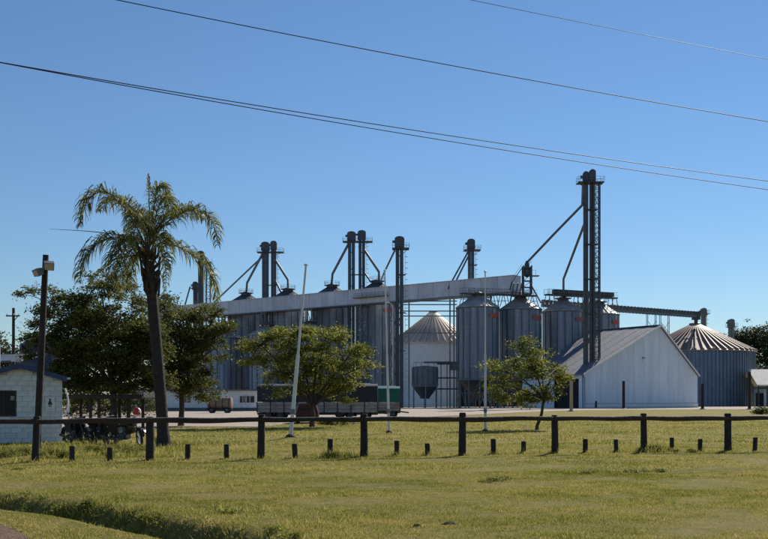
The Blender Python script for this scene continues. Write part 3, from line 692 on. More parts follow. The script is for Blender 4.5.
b = MB(); b.box((sr * GW, LL / 2, zrg + .22), (.7, LL + 1, .12)); ob('ridge_cap', b, M['shedroof'], t)
q = .50; xl = (641.5 - 584) / 113.5 * GW * .98
b = MB(); b.lathe([(.32, 0), (.32, .12), (.2, .2), (.01, .22)], 16); b.v = [(xl + v[0], -.05 - v[2], Z(360, 196) + v[1]) for v in b.v]; lp = ob('wall_lamp', b, M['white'], t)
b = MB(); b.box((xl, -.1, Z(360, 196) + .45), (.9, .16, .18)); ob('lamp_bracket', b, M['steel_m'], lp)

# ------------------------------------------------------------------ posts round the shed
def post(label, px, pt, pb, w, m, tilt=0):
    Y = F * EYE / (pb - HOR); t = thing('timber_post', label, 'post', (X(px, Y), Y, 0), 0, 'timber posts by the shed')
    h = Z(pt, Y); b = MB(); b.tube([(0, 0, -.1), (tilt * .5, 0, h * .5), (tilt, 0, h - .06), (tilt, 0, h)], [w * 1.05, w, w * .96, w * .8], 10); ob('shaft', b, M[m], t, smooth=True)
    b = MB(); b.lathe([(w * 2.6, 0), (w * 2.0, .12), (w * .8, .22)], 12); ob('earth_mound', b, M['gravel'], t); return t
post('pale tan timber post before the dark shed doorway', 571.3, 376, 411.6, .24, 'palewood')
post('tall dark post standing in front of the white shed gable', 623.6, 381, 409, .26, 'wood')
post('short stubby dark post at the foot of the white gable', 596, 401, 408.5, .2, 'wood')
post('dark post before the ribbed bin just right of the shed corner', 702.5, 384, 409.5, .26, 'wood')
post('dark post at the right edge of the ribbed bin', 749.5, 372, 409.5, .26, 'wood')

# ------------------------------------------------------------------ low buildings and vehicles in the yard
Y = 140; x0, x1 = X(120, Y), X(257.5, Y); t = thing('low_building', 'long low white building behind the rusty tank wagon', 'building', ((x0 + x1) / 2, Y, 0)); W = x1 - x0
b = MB(); b.box((0, 3, 1.5), (W, 6, 3.0)); ob('wall', b, M['white'], t)
b = MB(); b.box((0, 2.9, 3.1), (W + .8, 7, .2)); ob('roof', b, M['galv_d'], t)
for px, ww in ((187, 1.2), (208, .9), (243, 1.0), (250, 1.4)):
    b = MB(); b.box((X(px, Y) - (x0 + x1) / 2, -.02, 1.75), (ww, .1, 1.0)); wn = ob('window', b, M['glass'], t)
    b = MB(); xx = X(px, Y) - (x0 + x1) / 2
    for d in (-ww / 2, 0, ww / 2): b.box((xx + d, -.09, 1.75), (.07, .06, 1.06))
    for d in (-.52, .52): b.box((xx, -.09, 1.75 + d), (ww + .07, .05, .07))
    ob('window_frame', b, M['white'], wn)
b = MB(); b.box((0, -.04, .25), (W, .1, .5)); ob('plinth', b, M['galv_d'], t)

def wheel(parent, c, r, w, ax=0.0):
    b = MB(); b.lathe([(r * .6, -w / 2), (r * .92, -w / 2), (r, -w * .3), (r, w * .3), (r * .92, w / 2), (r * .6, w / 2)], 24)
    def tr(v): x, y, z = v; q = Matrix.Rotation(ax, 3, 'Z') @ Vector((x, z, y)); return (c[0] + q.x, c[1] + q.y, c[2] + q.z)
    b.v = [tr(v) for v in b.v]; wo = ob('wheel', b, M['rubber'], parent, smooth=True)
    b = MB(); b.lathe([(r * .62, -w * .42), (r * .5, -w * .2), (.02, -w * .25), (.02, w * .25), (r * .5, w * .2), (r * .62, w * .42)], 20); b.v = [tr(v) for v in b.v]; ob('rim', b, M['chrome'] if w < .15 else M['galv_d'], wo, smooth=True)
    return wo
# rusty tank wagon
Y = 119; t = thing('tank_wagon', 'rusty brown tank wagon on wheels before the low white building', 'tank wagon', (X(220, Y), Y, 0))
b = MB(); b.lathe([(.01, -1.55), (.5, -1.55), (.75, -1.45), (.75, 1.45), (.5, 1.55), (.01, 1.55)], 24); b.v = [(v[2], v[1] , 1.25 + v[0]) for v in b.v]; ob('tank', b, M['rust'], t, smooth=True)
b = MB()
for k in (-1.2, -.4, .4, 1.2): b.lathe([(.77, k - .04), (.79, k), (.77, k + .04)], 24)
b.v = [(v[2], v[1], 1.25 + v[0]) for v in b.v]; ob('band', b, M['wood'], t)
b = MB(); b.box((0, 0, .5), (3.2, .9, .16)); b.beam((1.6, 0, .5), (2.5, 0, .45), .1); ob('chassis', b, M['wood'], t)
for xx in (-.95, .95):
    for yy in (-.6, .6): wheel(t, (xx, yy, .36), .36, .2)
b = MB(); b.lathe([(.22, 1.95), (.22, 2.15), (.01, 2.15)], 12); ob('hatch', b, M['rust'], t)

# grain trailers
def trailer(label, px0, px1, Y, ztop, zt, zb, tarpm, group, n, nw):
    x0, x1 = X(px0, Y), X(px1, Y); W = x1 - x0; t = thing('grain_trailer', label, 'trailer', ((x0 + x1) / 2, Y, 0), 0, group)
    b = MB(); k = 10
    prof = [(-1.2, zt), (-1.2, ztop - .3)] + [(1.2 * math.sin(q), ztop - .3 + .3 * math.cos(q)) for q in [(-.5 + i / k) * math.pi for i in range(1, k)]] + [(1.2, ztop - .3), (1.2, zt)]
    for i in range(n):                       # tarp bays between the hoops
        xa, xb = -W / 2 + W * i / n, -W / 2 + W * (i + 1) / n - .015; s = 1 - .012 * (i % 2)
        b = MB(); b.prism([(xa, q[0] * s, q[1]) for q in prof], (xb - xa, 0, 0)); ob('tarp_bay', b, tarpm, t)
    for i in range(n):
        xa = -W / 2 + W * i / n; 
        for k in range(3):
            hh = (zt - zb) / 3; b = MB(); b.box((xa + W / n / 2, -1.22, zb + hh * (k + .5)), (W / n - .05, .08, hh - .03)); ob('side_board', b, M['board'], t)
    b = MB()
    for i in range(n + 1): b.box((-W / 2 + W * i / n, -1.28, (zt + zb) / 2), (.08, .07, zt - zb))
    b.box((0, 0, zb - .1), (W, 2.3, .18)); b.box((0, 0, (zb + zt) / 2), (W - .05, 2.3, zt - zb - .05)); ob('chassis', b, M['black'], t)
    for xx in nw:
        for yy in (-1.0, 1.0): wheel(t, (xx * W / 2, yy, .48), .48, .3)
    b = MB(); b.box((0, -.3, .55), (W * .9, .12, .3)); b.beam((W / 2, 0, .6), (W / 2 + .8, 0, .5), .12); ob('drawbar', b, M['black'], t)
    b = MB(); b.box((W * .3, -1.2, ztop + .02), (W * .28, .1, .06)); ob('tarp_rail', b, M['white'], t); return t
trailer('long grain trailer under a dark tarpaulin behind the middle tree', 259, 378, 80, Z(384, 80), Z(402, 80), Z(412.5, 80), M['tarp'], 'grain trailers in the yard', 9, (-.82, -.62, .55, .8))
g2 = trailer('green tarpaulin grain trailer peeking out behind the dark one', 330, 400, 86, Z(386.5, 86), Z(402, 86), Z(411, 86), M['green'], 'grain trailers in the yard', 6, (-.7, -.4, .78))
# maroon car seen from behind
Y = 66; t = thing('parked_car', 'dark maroon car parked end on under the middle tree', 'car', (X(307, Y), Y, 0), R(3))
b = MB(); bw = .78
sec = [(-bw, .28), (bw, .28), (bw * 1.03, .6), (bw, .88), (bw * .82, 1.36), (bw * .6, 1.45), (-bw * .6, 1.45), (-bw * .82, 1.36), (-bw, .88), (-bw * 1.03, .6)]
st = [(0.0, .96, .92), (.15, 1, 1), (2.3, 1, 1), (2.9, .98, .66), (3.8, .9, .58)]
vs_ = []; fs_ = []
for y, s, hs in st:
    for x, z in sec: vs_.append((x * s, y, min(z, .28 + (z - .28) * hs) if z > .6 else z))
m = len(sec)
for i in range(len(st) - 1):
    for k in range(m): fs_.append((i * m + k, i * m + (k + 1) % m, (i + 1) * m + (k + 1) % m, (i + 1) * m + k))
fs_ += [tuple(range(m - 1, -1, -1)), tuple(range((len(st) - 1) * m, len(st) * m))]
b.add(vs_, fs_); ob('body', b, M['maroon'], t, smooth=True)
b = MB(); b.prism([(-.58, -.03, .92), (.58, -.03, .92), (.48, .03, 1.28), (-.48, .03, 1.28)], (0, .03, 0)); ob('rear_window', b, M['glass'], t)
for sx in (-1, 1):
    b = MB(); b.box((sx * .66, -.03, .74), (.16, .06, .22)); ob('tail_lamp', b, M['maroon'], t)
b = MB(); b.box((0, -.06, .42), (1.5, .14, .18)); ob('bumper', b, M['black'], t)
for yy in (.6, 3.1):
    for sx in (-.7, .7): wheel(t, (sx, yy, .3), .3, .2, R(90))
# white jerrycan on the grass
t = thing('plastic_can', 'small white can with a lid standing on the grass by the trailer', 'can', (X(354, 64), 64, 0))
b = MB(); b.lathe([(.13, 0), (.16, .05), (.19, .36), (.14, .42), (.01, .42)], 14); ob('body', b, M['white'], t, smooth=True)
b = MB(); b.lathe([(.15, .50), (.15, .54), (.01, .55)], 14); b.tube([(0, 0, .42), (0, 0, .5)], .05); ob('lid', b, M['white'], t)

# right edge building, far left shed, dark blue tank, sign board, utility pole
Y = 240; t = thing('farm_building', 'pale roofed open building at the right edge behind the bin', 'building', (X(775, Y), Y, 0))
b = MB(); b.box((2.5, 4, 2.2), (10, 6, 4.4)); ob('wall', b, M['white'], t)
b = MB(); b.prism([(-4.9, -1, 5.2), (9, -1, 5.2), (9, 5, 9.3), (-4.9, 5, 9.3)], (0, 0, .25)); ob('roof', b, M['roofpale'], t)
b = MB(); b.prism([(-4.9, 11, 5.2), (9, 11, 5.2), (9, 5.05, 9.3), (-4.9, 5.05, 9.3)], (0, 0, .25)); ob('roof', b, M['roofpale'], t)
for xx in (-4.4, -2.2, 2): b = MB(); b.box((xx, -.6, 2.6), (.3, .3, 5.2)); ob('post', b, M['steel'], t)
b = MB(); b.box((2, -.65, 4.8), (13, .3, .6)); ob('fascia', b, M['steel'], t)
b = MB(); b.box((-3.5, .9, 1.7), (2.0, .1, 3.4)); ob('doorway', b, M['dark'], t)

Y = 62; t = thing('grey_shed', 'low grey roofed shed behind the white hut at the left edge', 'shed', (X(4, Y), Y, 0))
b = MB(); b.box((-1, 2, 1.9), (4.2, 4, 3.8)); ob('wall', b, M['galv_d'], t)
b = MB(); b.prism([(-4, -.4, Z(366, Y)), (1.15, -.4, Z(362, Y)), (1.15, 4.4, Z(352, Y)), (-4, 4.4, Z(354, Y))], (0, 0, .12)); ob('roof', b, M['roofdark'], t)
b = MB(); b.tube([(-.1, -.5, 0), (-.1, -.5, Z(345, Y)), (-.6, -.3, Z(343, Y))], .07); ob('downpipe', b, M['white'], t)
Y = 55; t = thing('sign_board', 'small blank white board on a post above the hut roof', 'sign', (X(16.5, Y), Y, 0))
b = MB(); b.box((0, 0, Z(358, Y)), (.62, .05, .42)); ob('board', b, M['white'], t)
b = MB(); b.box((0, .07, Z(362, Y) / 2), (.08, .08, Z(362, Y))); ob('post', b, M['wood'], t)
Y = 75; t = thing('storage_tank', 'dark navy storage tank behind the hut and dark trees', 'tank', (X(41, Y), Y, 0))
b = MB(); r = 1.6; b.lathe([(r, 0), (r, Z(345, Y)), (r * .4, Z(338, Y)), (.01, Z(337, Y))], 32); ob('shell', b, M['navy'], t, smooth=True)
b = MB()
for k in range(6): b.lathe([(r + .0, k * 1.0 + .5), (r + .05, k + .53), (r + .05, k + .6), (r, k + .63)], 32)
ob('hoop', b, M['navy'], t)
Y = 90; t = thing('utility_pole', 'distant utility pole with a crossarm at the left edge', 'pole', (X(13.5, Y), Y, 0))
b = MB(); b.tube([(0, 0, 0), (0, 0, Z(308, Y))], [.18, .13], 10); ob('pole', b, M['wood'], t)
b = MB(); b.box((0, -.15, Z(316, Y)), (1.3, .1, .12)); b.beam((0, -.15, Z(322, Y)), (.5, -.15, Z(316, Y)), .06); ob('crossarm', b, M['wood'], t)
for xx in (-.55, 0.1, .55): b = MB(); b.lathe([(.05, 0), (.06, .12), (.01, .18)], 8, (xx, -.15, Z(316, Y) + .06)); ob('insulator', b, M['white'], t)

# ------------------------------------------------------------------ white hut
Y = 36.2; hx = X(20, Y); t = thing('hut', 'small white block hut with dark blue roof trim at the left edge', 'hut', (hx, Y, 0), R(20))
zW, zA = Z(377.5, Y), Z(366.5, Y); hw = 1.52
b = MB(); b.prism([(-hw, .03, 0), (hw, .03, 0), (hw, .03, zW), (0, .03, zA), (-hw, .03, zW)], (0, 2.6, 0)); ob('wall', b, M['mortar'], t)
bl = {}
def blk(w):
    k = round(w, 3)
    if k not in bl:
        q = MB(); q.box((0, 0, 0), (w - .008, .05, .193)); bl[k] = mesh_of('block', q); bl[k].materials.append(M['blockpaint'])
    return bl[k]
wx0, wx1, wz0, wz1 = -1.02, -.13, 1.02, 2.02
row = 0
while row * .2 + .1 < zA:
    z = row * .2 + .1; lim = hw if z + .1 <= zW else hw * max(0, (zA - z - .1) / (zA - zW))
    x = -lim
    off = .2 if row % 2 else .4; first = True
    while x < lim - .03:
        wd = min(off if first else .4, lim - x); first = False; xa, xb = x, x + wd; x += wd
        segs = [(xa, xb)]
        if wz0 < z < wz1: segs = [s for s in ((xa, min(xb, wx0)), (max(xa, wx1), xb)) if s[1] - s[0] > .04]
        for sa, sb_ in segs:
            if sb_ - sa < .04: continue
            inst('block', blk(sb_ - sa), t, ((sa + sb_) / 2, .01 + .005 * random.random(), z))
    row += 1
b = MB(); b.box(((wx0 + wx1) / 2, .02, (wz0 + wz1) / 2), (wx1 - wx0 - .02, .03, wz1 - wz0 - .02)); wn = ob('window', b, M['dark'], t)
b = MB()
for xx in (wx0 + .03, wx1 - .03): b.box((xx, -.005, (wz0 + wz1) / 2), (.06, .04, wz1 - wz0 - .02))
for zz in (wz0 + .03, wz1 - .03): b.box(((wx0 + wx1) / 2, -.002, zz), (wx1 - wx0 - .14, .04, .05))
b.box(((wx0 + wx1) / 2, .0, (wz0 + wz1) / 2), (.04, .03, wz1 - wz0 - .14)); ob('window_frame', b, M['black'], wn)
b = MB(); b.box((wx1 - .14, -.012, 1.72), (.14, .01, .16)); ob('notice', b, M['board'], wn)
b = MB(); b.box((wx1 + .25, -.025, .98), (.95, .025, .02)); ob('ledge', b, M['mortar'], t)
for sx in (-1, 1):
    b = MB(); b.prism([(sx * (hw + .16), -.25, zW - .05), (0, -.25, zA + .03), (0, 2.8, zA + .03), (sx * (hw + .16), 2.8, zW - .05)], (0, 0, .07)); ob('roof', b, M['galv_d'], t)
    b = MB(); b.prism([(sx * (hw + .17), -.29, zW - .16), (0, -.29, zA - .07), (0, -.29, zA + .12), (sx * (hw + .17), -.29, zW + .04)], (0, .04, 0)); ob('fascia', b, M['bluepaint'], t)
b = MB(); b.box((hw + .2, -.2, zW - .03), (.2, .12, .07)); ob('gutter_end', b, M['white'], t)
# figure sign on the hut wall
sx_, sz_ = 1.08, Z(403, Y)
b = MB(); b.box((sx_, -.035, sz_), (.34, .015, .44)); sg = ob('door_sign', b, M['white'], t)
b = MB(); b.lathe([(.036, -.006), (.036, 0), (.001, 0)], 16); b.v = [(sx_ + v[0], -.046 + v[2], sz_ + .13 + v[1]) for v in b.v]
b.prism([(sx_ - .03, -.049, sz_ + .085), (sx_ + .03, -.049, sz_ + .085), (sx_ + .085, -.049, sz_ - .06), (sx_ - .085, -.049, sz_ - .06)], (0, .006, 0))
for d in (-.03, .03): b.box((sx_ + d, -.046, sz_ - .11), (.028, .006, .10))
ob('pictogram', b, M['black'], sg)
b = MB()
pts = [(hw + .10 + .12 * math.sin(q), -.05, 1.05 + .55 * q / math.pi * 1.9) for q in [math.pi * k / 10 for k in range(11)]]
b.tube(pts, .03, 8); ob('drain_pipe', b, M['white'], t)

# ------------------------------------------------------------------ flood light pole
Y = 33.5; t = thing('light_pole', 'leaning timber pole with two floodlights in front of the hut', 'light pole', (X(37, Y), Y, 0))
top = (X(45.8, Y) - X(37, Y), 0, Z(255, Y))
b = MB(); b.tube([(0, 0, -.1), tuple(Vector(top) * .5), top], [.13, .115, .10], 12); ob('pole', b, M['wood'], t, smooth=True)
def flood(x, z, yaw, w=.30, h=.26):
    m = Matrix.Rotation(yaw, 3, 'Z') @ Matrix.Rotation(R(28), 3, 'X')
    b = MB(); b.box((x, -.2, z), (w, .22, h), M=m); b.box(Vector((x, -.2, z)) + m @ Vector((0, .16, 0)), (w * .6, .1, h * .6), M=m); f = ob('floodlight', b, M['steel_m'], t)
    b = MB(); b.box(Vector((x, -.2, z)) + m @ Vector((0, -.116, 0)), (w * .86, .012, h * .82), M=m); ob('lens', b, M['lampglass'], f)
    b = MB(); b.beam((top[0], 0, z - .05), (x, -.2, z - .05), .05); ob('bracket', b, M['steel'], f)
flood(X(51, Y) - X(37, Y), Z(266.5, Y), R(25), .33, .27); flood(X(40, Y) - X(37, Y), Z(273, Y), R(-35), .30, .24)

# ------------------------------------------------------------------ flagpoles
def flagpole(label, pxb, pxt, pyt, Y, r):
    t = thing('flagpole', label, 'flagpole', (X(pxb, Y), Y, height(X(pxb, Y), Y) - .02), 0, 'bare flagpoles on the meadow')
    top = Vector((X(pxt, Y) - X(pxb, Y), 0, Z(pyt, Y))); a = top * .48
    b = MB(); b.tube([(0, 0, 0), a], [r, r * .92], 12); ob('lower_tube', b, M['pole'], t, smooth=True)
    b = MB(); b.tube([a, top], [r * .62, r * .5], 10); up = ob('upper_tube', b, M['pole'], t, smooth=True)
    b = MB(); b.lathe([(.01, -.05), (r * 1.0, 0), (r * 1.0, .05), (.01, .09)], 10, tuple(top)); ob('finial', b, M['pole'], up)
    b = MB(); b.lathe([(r * 1.25, .95), (r * 1.3, 1.0), (r * 1.3, 1.12), (r * 1.25, 1.16)], 12, (a.x * .3, 0, 0)); ob('collar', b, M['steel_m'], t)
    b = MB(); b.lathe([(r * 2.6, -.02), (r * 2.0, .06), (r * 1.1, .10)], 14); ob('footing', b, M['bark'], t)
flagpole('pale flagpole leaning right, leftmost of the three flagpoles', 290.5, 306, 268, 40, .085)
flagpole('upright pale flagpole in front of the green trailer', 389, 384.8, 272, 47, .066)
flagpole('upright pale flagpole left of the small tree', 485.3, 485.2, 273, 49, .066)

# lamp on the silo beside the slim elevator
t = thing('yard_lamp', 'white yard lamp on a thin curved post beside the red banded silo', 'lamp', (X(393, 197), 197, 0))
b = MB(); b.tube([(0, 0, 0), (0, 0, Z(306, 197)), (-.3, 0, Z(304, 197)), (-.9, 0, Z(302.5, 197))], .11, 8); ob('post', b, M['pole'], t)
b = MB(); b.box((-1.2, 0, Z(302.4, 197)), (.9, .5, .25)); ob('lamp_head', b, M['white'], t)

# ------------------------------------------------------------------ shelter and motorbikes
Y = 40; t = thing('bike_shelter', 'low open timber shelter with flat roof behind the motorbikes', 'shelter', (X(100, Y), Y, 0))
x0, x1 = X(62, Y) - X(100, Y), X(146, Y) - X(100, Y)
b = MB(); b.box(((x0 + x1) / 2, .8, Z(396, Y)), (x1 - x0, 2.4, .12)); ob('roof', b, M['wood'], t)
b = MB(); b.box(((x0 + x1) / 2, -.45, Z(397.5, Y)), (x1 - x0 - .05, .08, .14)); ob('fascia', b, M['wood'], t)
for px, m_, r_, dy in ((68.8, 'white', .045, -.3), (81, 'wood', .07, 1.6), (90.5, 'wood', .07, -.3), (99, 'wood', .07, -.3), (113, 'wood', .09, -.3), (119.5, 'wood', .08, 1.6), (128.5, 'wood', .08, -.3), (143, 'wood', .07, 1.6)):
    b = MB(); b.tube([(X(px, Y + dy) - X(100, Y), dy, 0), (X(px, Y + dy) - X(100, Y), dy, Z(397, Y) - .03)], r_, 10); ob('post', b, M[m_], t, label='white painted post' if m_ == 'white' else None)

def motorbike(label, loc, rz, tankm, steer=0.0, lean=R(8), rimpale=False):
    t = thing('motorbike', label, 'motorbike', loc, rz, 'motorbikes parked by the hut'); t.rotation_euler = (lean, 0, rz); t.scale = (1.03, 1.03, 1.03)
    def spoked(c, r, st):
        b = MB(); Mz = Matrix.Rotation(st, 3, 'Z')
        pts = [Vector(c) + Mz @ Vector((r * math.cos(q), 0, r * math.sin(q))) for q in [2 * math.pi * k / 24 for k in range(25)]]
        b.tube(pts, .048, 8, False); w = ob('wheel', b, M['rubber'], t, smooth=True)
        b = MB(); pts = [Vector(c) + Mz @ (Vector((math.cos(q), 0, math.sin(q))) * (r - .055)) for q in [2 * math.pi * k / 24 for k in range(25)]]
        b.tube(pts, .024, 6, False)
        for k in range(10):
            q = 2 * math.pi * k / 10; b.beam(Vector(c), Vector(c) + Mz @ (Vector((math.cos(q), 0, math.sin(q))) * (r - .06)), .012)
        b.tube([Vector(c) + Mz @ Vector((0, -.07, 0)), Vector(c) + Mz @ Vector((0, .07, 0))], .05, 8); ob('rim', b, M['white'] if rimpale and c[0] > 0 else M['steel'], w)
    fw, rw = (.64, 0, .29), (-.62, 0, .29)
    spoked(fw, .29, steer); spoked(rw, .29, 0)
    b = MB()
    for d in (-.075, .075): b.tube([(fw[0], d, fw[2]), (.42, d, .92)], .024, 8)
    ob('fork', b, M['steel'], t)
    b = MB(); b.tube([(.42, 0, .86), (.1, 0, .55), (-.1, 0, .3), (-.62, 0, .3)], .028); b.tube([(.4, 0, .8), (-.3, 0, .66), (-.62, .1, .3)], .025); b.tube([(-.3, 0, .66), (-.8, 0, .72)], .025); ob('frame', b, M['black'], t)
    b = MB(); b.box((.02, 0, .36), (.34, .26, .26)); b.tube([(.02, 0, .45), (.16, 0, .62)], .09, 10); b.tube([(.0, -.17, .34), (.0, .17, .34)], .1, 12); ob('engine', b, M['steel'], t)
    b = MB(); b.lathe([(.01, -.27), (.09, -.24), (.145, -.05), (.15, .12), (.09, .25), (.01, .28)], 14); b.v = [(.16 + v[2], v[0] * .95, .76 + v[1] * .8 + v[2] * .12) for v in b.v]; ob('tank', b, tankm, t, smooth=True)
    b = MB(); b.prism([(-.12, -.12, .42), (-.16, -.12, .72), (-.62, -.10, .76), (-.50, -.10, .46)], (0, .22, 0)); ob('side_panel', b, M['black'], t)
    b = MB(); b.prism([(.30, -.20, .42), (.44, -.24, .98), (.38, -.24, 1.0), (.22, -.20, .42)], (0, .42, 0)); ob('leg_shield', b, M['black'], t)
    b = MB(); b.prism([(-.1, -.13, .72), (-.12, -.13, .80), (-.45, -.13, .80), (-.78, -.13, .86), (-.80, -.13, .80), (-.5, -.13, .72)], (0, .26, 0)); ob('seat', b, M['black'], t)
    b = MB()
    for k in range(9):
        q0, q1 = R(20 + 14 * k), R(34 + 14 * k); b.beam((fw[0] + .35 * math.cos(q0), 0, fw[2] + .35 * math.sin(q0)), (fw[0] + .35 * math.cos(q1), 0, fw[2] + .35 * math.sin(q1)), .11, .02)
    ob('front_mudguard', b, tankm, t)
    b = MB()
    for k in range(8):
        q0, q1 = R(60 + 14 * k), R(74 + 14 * k); b.beam((rw[0] + .36 * math.cos(q0), 0, rw[2] + .36 * math.sin(q0)), (rw[0] + .36 * math.cos(q1), 0, rw[2] + .36 * math.sin(q1)), .13, .02)
    ob('rear_mudguard', b, tankm, t)
    b = MB(); b.tube([(.36, -.36, 1.0), (.42, -.2, 1.02), (.43, 0, .94), (.42, .2, 1.02), (.36, .36, 1.0)], .017, 8); ob('handlebar', b, M['steel'], t)
    b = MB(); b.lathe([(.01, -.1), (.09, -.04), (.105, .06), (.01, .075)], 14); b.v = [(.52 + v[2], v[0], .86 + v[1]) for v in b.v]; ob('headlight', b, M['lampglass'], t, smooth=True)
    b = MB(); b.tube([(.1, -.14, .4), (.02, -.16, .24), (-.4, -.17, .26), (-.85, -.17, .36)], [.025, .03, .045, .05], 10); ob('exhaust', b, M['steel'], t)
    for sy in (-1, 1):
        b = MB(); b.tube([(.38, sy * .28, 1.0), (.36, sy * .33, 1.16)], .008, 6); b.box((.36, sy * .36, 1.18), (.02, .12, .08)); ob('mirror', b, M['black'], t)
    return t
motorbike('motorbike with bright front wheel facing right beside the palm', (X(125, 34.4), 34.4, 0), R(-22), M['black'], R(-38), rimpale=True)
motorbike('motorbike with red bodywork between the other two motorbikes', (X(103, 35.2), 35.2, 0), R(-40), M['maroon'], R(15))
motorbike('dark motorbike with pale headlamp standing against the hut corner', (X(78, 35.4), 35.4, 0), R(-42), M['black'], R(20))
t = thing('helmet', 'red and white helmet hung on the right motorbike handlebar', 'helmet', (X(137.5, 34.2), 34.1, 1.12))
b = MB(); b.lathe([(.11, 0), (.14, .06), (.145, .13), (.12, .21), (.06, .26), (.005, .27)], 18); ob('shell', b, mat('helmet_red', (.5, .05, .03), .3), t, smooth=True)
b = MB(); b.lathe([(.148, .08), (.152, .14), (.13, .205)], 12, a0=R(-50), a1=R(40)); ob('visor', b, M['white'], t, smooth=True)

# ------------------------------------------------------------------ timber fence and bollards
POST = (35, 150, 261, 364, 462, 555, 644, 728)
def fpos(px):
    u = (px - 384) / F; x = 27.5 * u / (1 - .25 * u); return x, fence_y(x)
xsf = [fpos(p)[0] for p in POST]; step = (xsf[-1] - xsf[0]) / 7
xsf = [xsf[0] - step] + xsf + [xsf[-1] + step]
t = thing('timber_fence', 'dark timber post and rail fence crossing the meadow', 'fence', (0, 27.5, 0))
tops = []
for i, x in enumerate(xsf):
    y = fence_y(x); h = 1.22 + random.uniform(-.04, .05); dx = random.uniform(-.02, .02); r = .10 + random.uniform(-.008, .012)
    if i == 1: dx = .06
    if i == 5: h += .02
    b = MB(); b.tube([(x, y, height(x, y) - .15), (x + dx * .5, y, .6), (x + dx, y, h - .04), (x + dx, y, h)], [r * 1.08, r, r * .97, r * .8], 12)
    b.v = [(v[0] + .012 * noise.noise((v[0] * 9, v[1] * 9, v[2] * 4)), v[1], v[2]) for v in b.v]
    ob('post', b, M['wood'], t, True, smooth=True); tops.append((x + dx, y, 1.085 + random.uniform(-.025, .025)))
for (x0, y0, z0), (x1, y1, z1) in zip(tops, tops[1:]):
    b = MB(); sag = random.uniform(-.015, .03); pts = []; rad = []
    for k in range(9):
        f = k / 8; pts.append((x0 + (x1 - x0) * f, y0 + (y1 - y0) * f - .09, z0 + (z1 - z0) * f - sag * math.sin(math.pi * f) + .008 * math.sin(9 * f + x0))); rad.append(.073 + .008 * math.sin(5 * f + x0 * 3))
    b.tube(pts, rad, 10); ob('rail', b, M['rail'], t, True, smooth=True)
BOL = [71, 109, 187, 226, 295, 330, 397, 428, 494, 524, 586, 617, 673, 701, 756]
BL = ['short dark bollard in the long grass by the hut corner', 'short dark bollard in front of the motorbikes', 'short dark bollard just right of the palm trunk', 'short dark bollard below the rusty tank wagon',
      'short dark bollard below the left flagpole foot', 'short dark bollard with a grass mound at its foot under the middle tree', 'short dark bollard just right of the middle flagpole foot', 'short dark bollard halfway between the middle and right flagpoles',
      'short dark bollard just right of the right flagpole foot', 'short dark bollard below the small tree trunk', 'short dark bollard below the shed left corner', 'short dark bollard below the dark post of the white gable',
      'short dark bollard right of the grassy mound fence post', 'short dark bollard below the shed right corner', 'short dark bollard at the far right end beyond the last fence post']
for px, lab in zip(BOL, BL):
    x, y = fpos(px); h = .42 + random.uniform(-.05, .05); r = .072 + random.uniform(-.006, .008); lx = random.uniform(-.03, .03)
    t = thing('bollard', lab, 'bollard', (x, y + .1, height(x, y + .1)), random.random() * 6, 'short timber bollards along the fence')
    b = MB(); b.tube([(0, 0, -.1), (lx * .5, 0, h * .5), (lx, 0, h - .03)], [r * 1.05, r, r], 12); ob('stump', b, M['wood'], t, smooth=True)
    b = MB(); b.lathe([(r * .99, 0), (r * .9, .03), (.002, .036)], 12, (lx, 0, h - .032)); ob('cut_top', b, M['rail'], t)
t = thing('stub_post', 'low weathered stub post beside the light pole foot', 'post', (X(39.5, 32), 32, 0)); b = MB(); b.tube([(0, 0, -.1), (0, 0, .75), (0, 0, .8)], [.06, .055, .045], 10); ob('stump', b, M['wood'], t)
b = MB(); b.lathe([(.047, 0), (.002, .012)], 10, (0, 0, .801)); ob('cut_top', b, M['rail'], t)

# ------------------------------------------------------------------ overhead cables
def cable(label, pix, Y0, Y1, r):
    pts = []; n = 60; pa = np.array(pix, float); co = np.polyfit(pa[:, 0], pa[:, 1], 2)
    xa, xb = -250, 1050
    for k in range(n + 1):
        px = xa + (xb - xa) * k / n; f = px / 768
        Yk = 1 / ((1 - f) / Y0 + f / Y1) if 1 else 0
        pts.append(P(px, float(np.polyval(co, px)), Yk))
    b = MB(); b.tube(pts, r, 6); o = ob('cable', b, M['wire'], smooth=True); tag(o, label, 'cable', 'overhead cables crossing the sky')
cable('upper dark overhead cable crossing the whole sky', [(118, 0), (300, 36.5), (460, 67), (600, 92.5), (768, 121.5)], 24, 33, .0125)
cable('overhead cable just above the tallest tower, upper of the close pair', [(0, 62.3), (78, 75.6), (300, 112), (460, 137.5), (768, 181)], 21, 32, .011)
cable('overhead cable just above the tallest tower, lower of the close pair', [(0, 62.7), (78, 76.6), (300, 116), (460, 143.3), (768, 189.5)], 21.4, 32.5, .011)
cable('faint thin overhead cable in the top right corner', [(472, 0), (600, 26), (768, 59)], 26, 40, .0095)

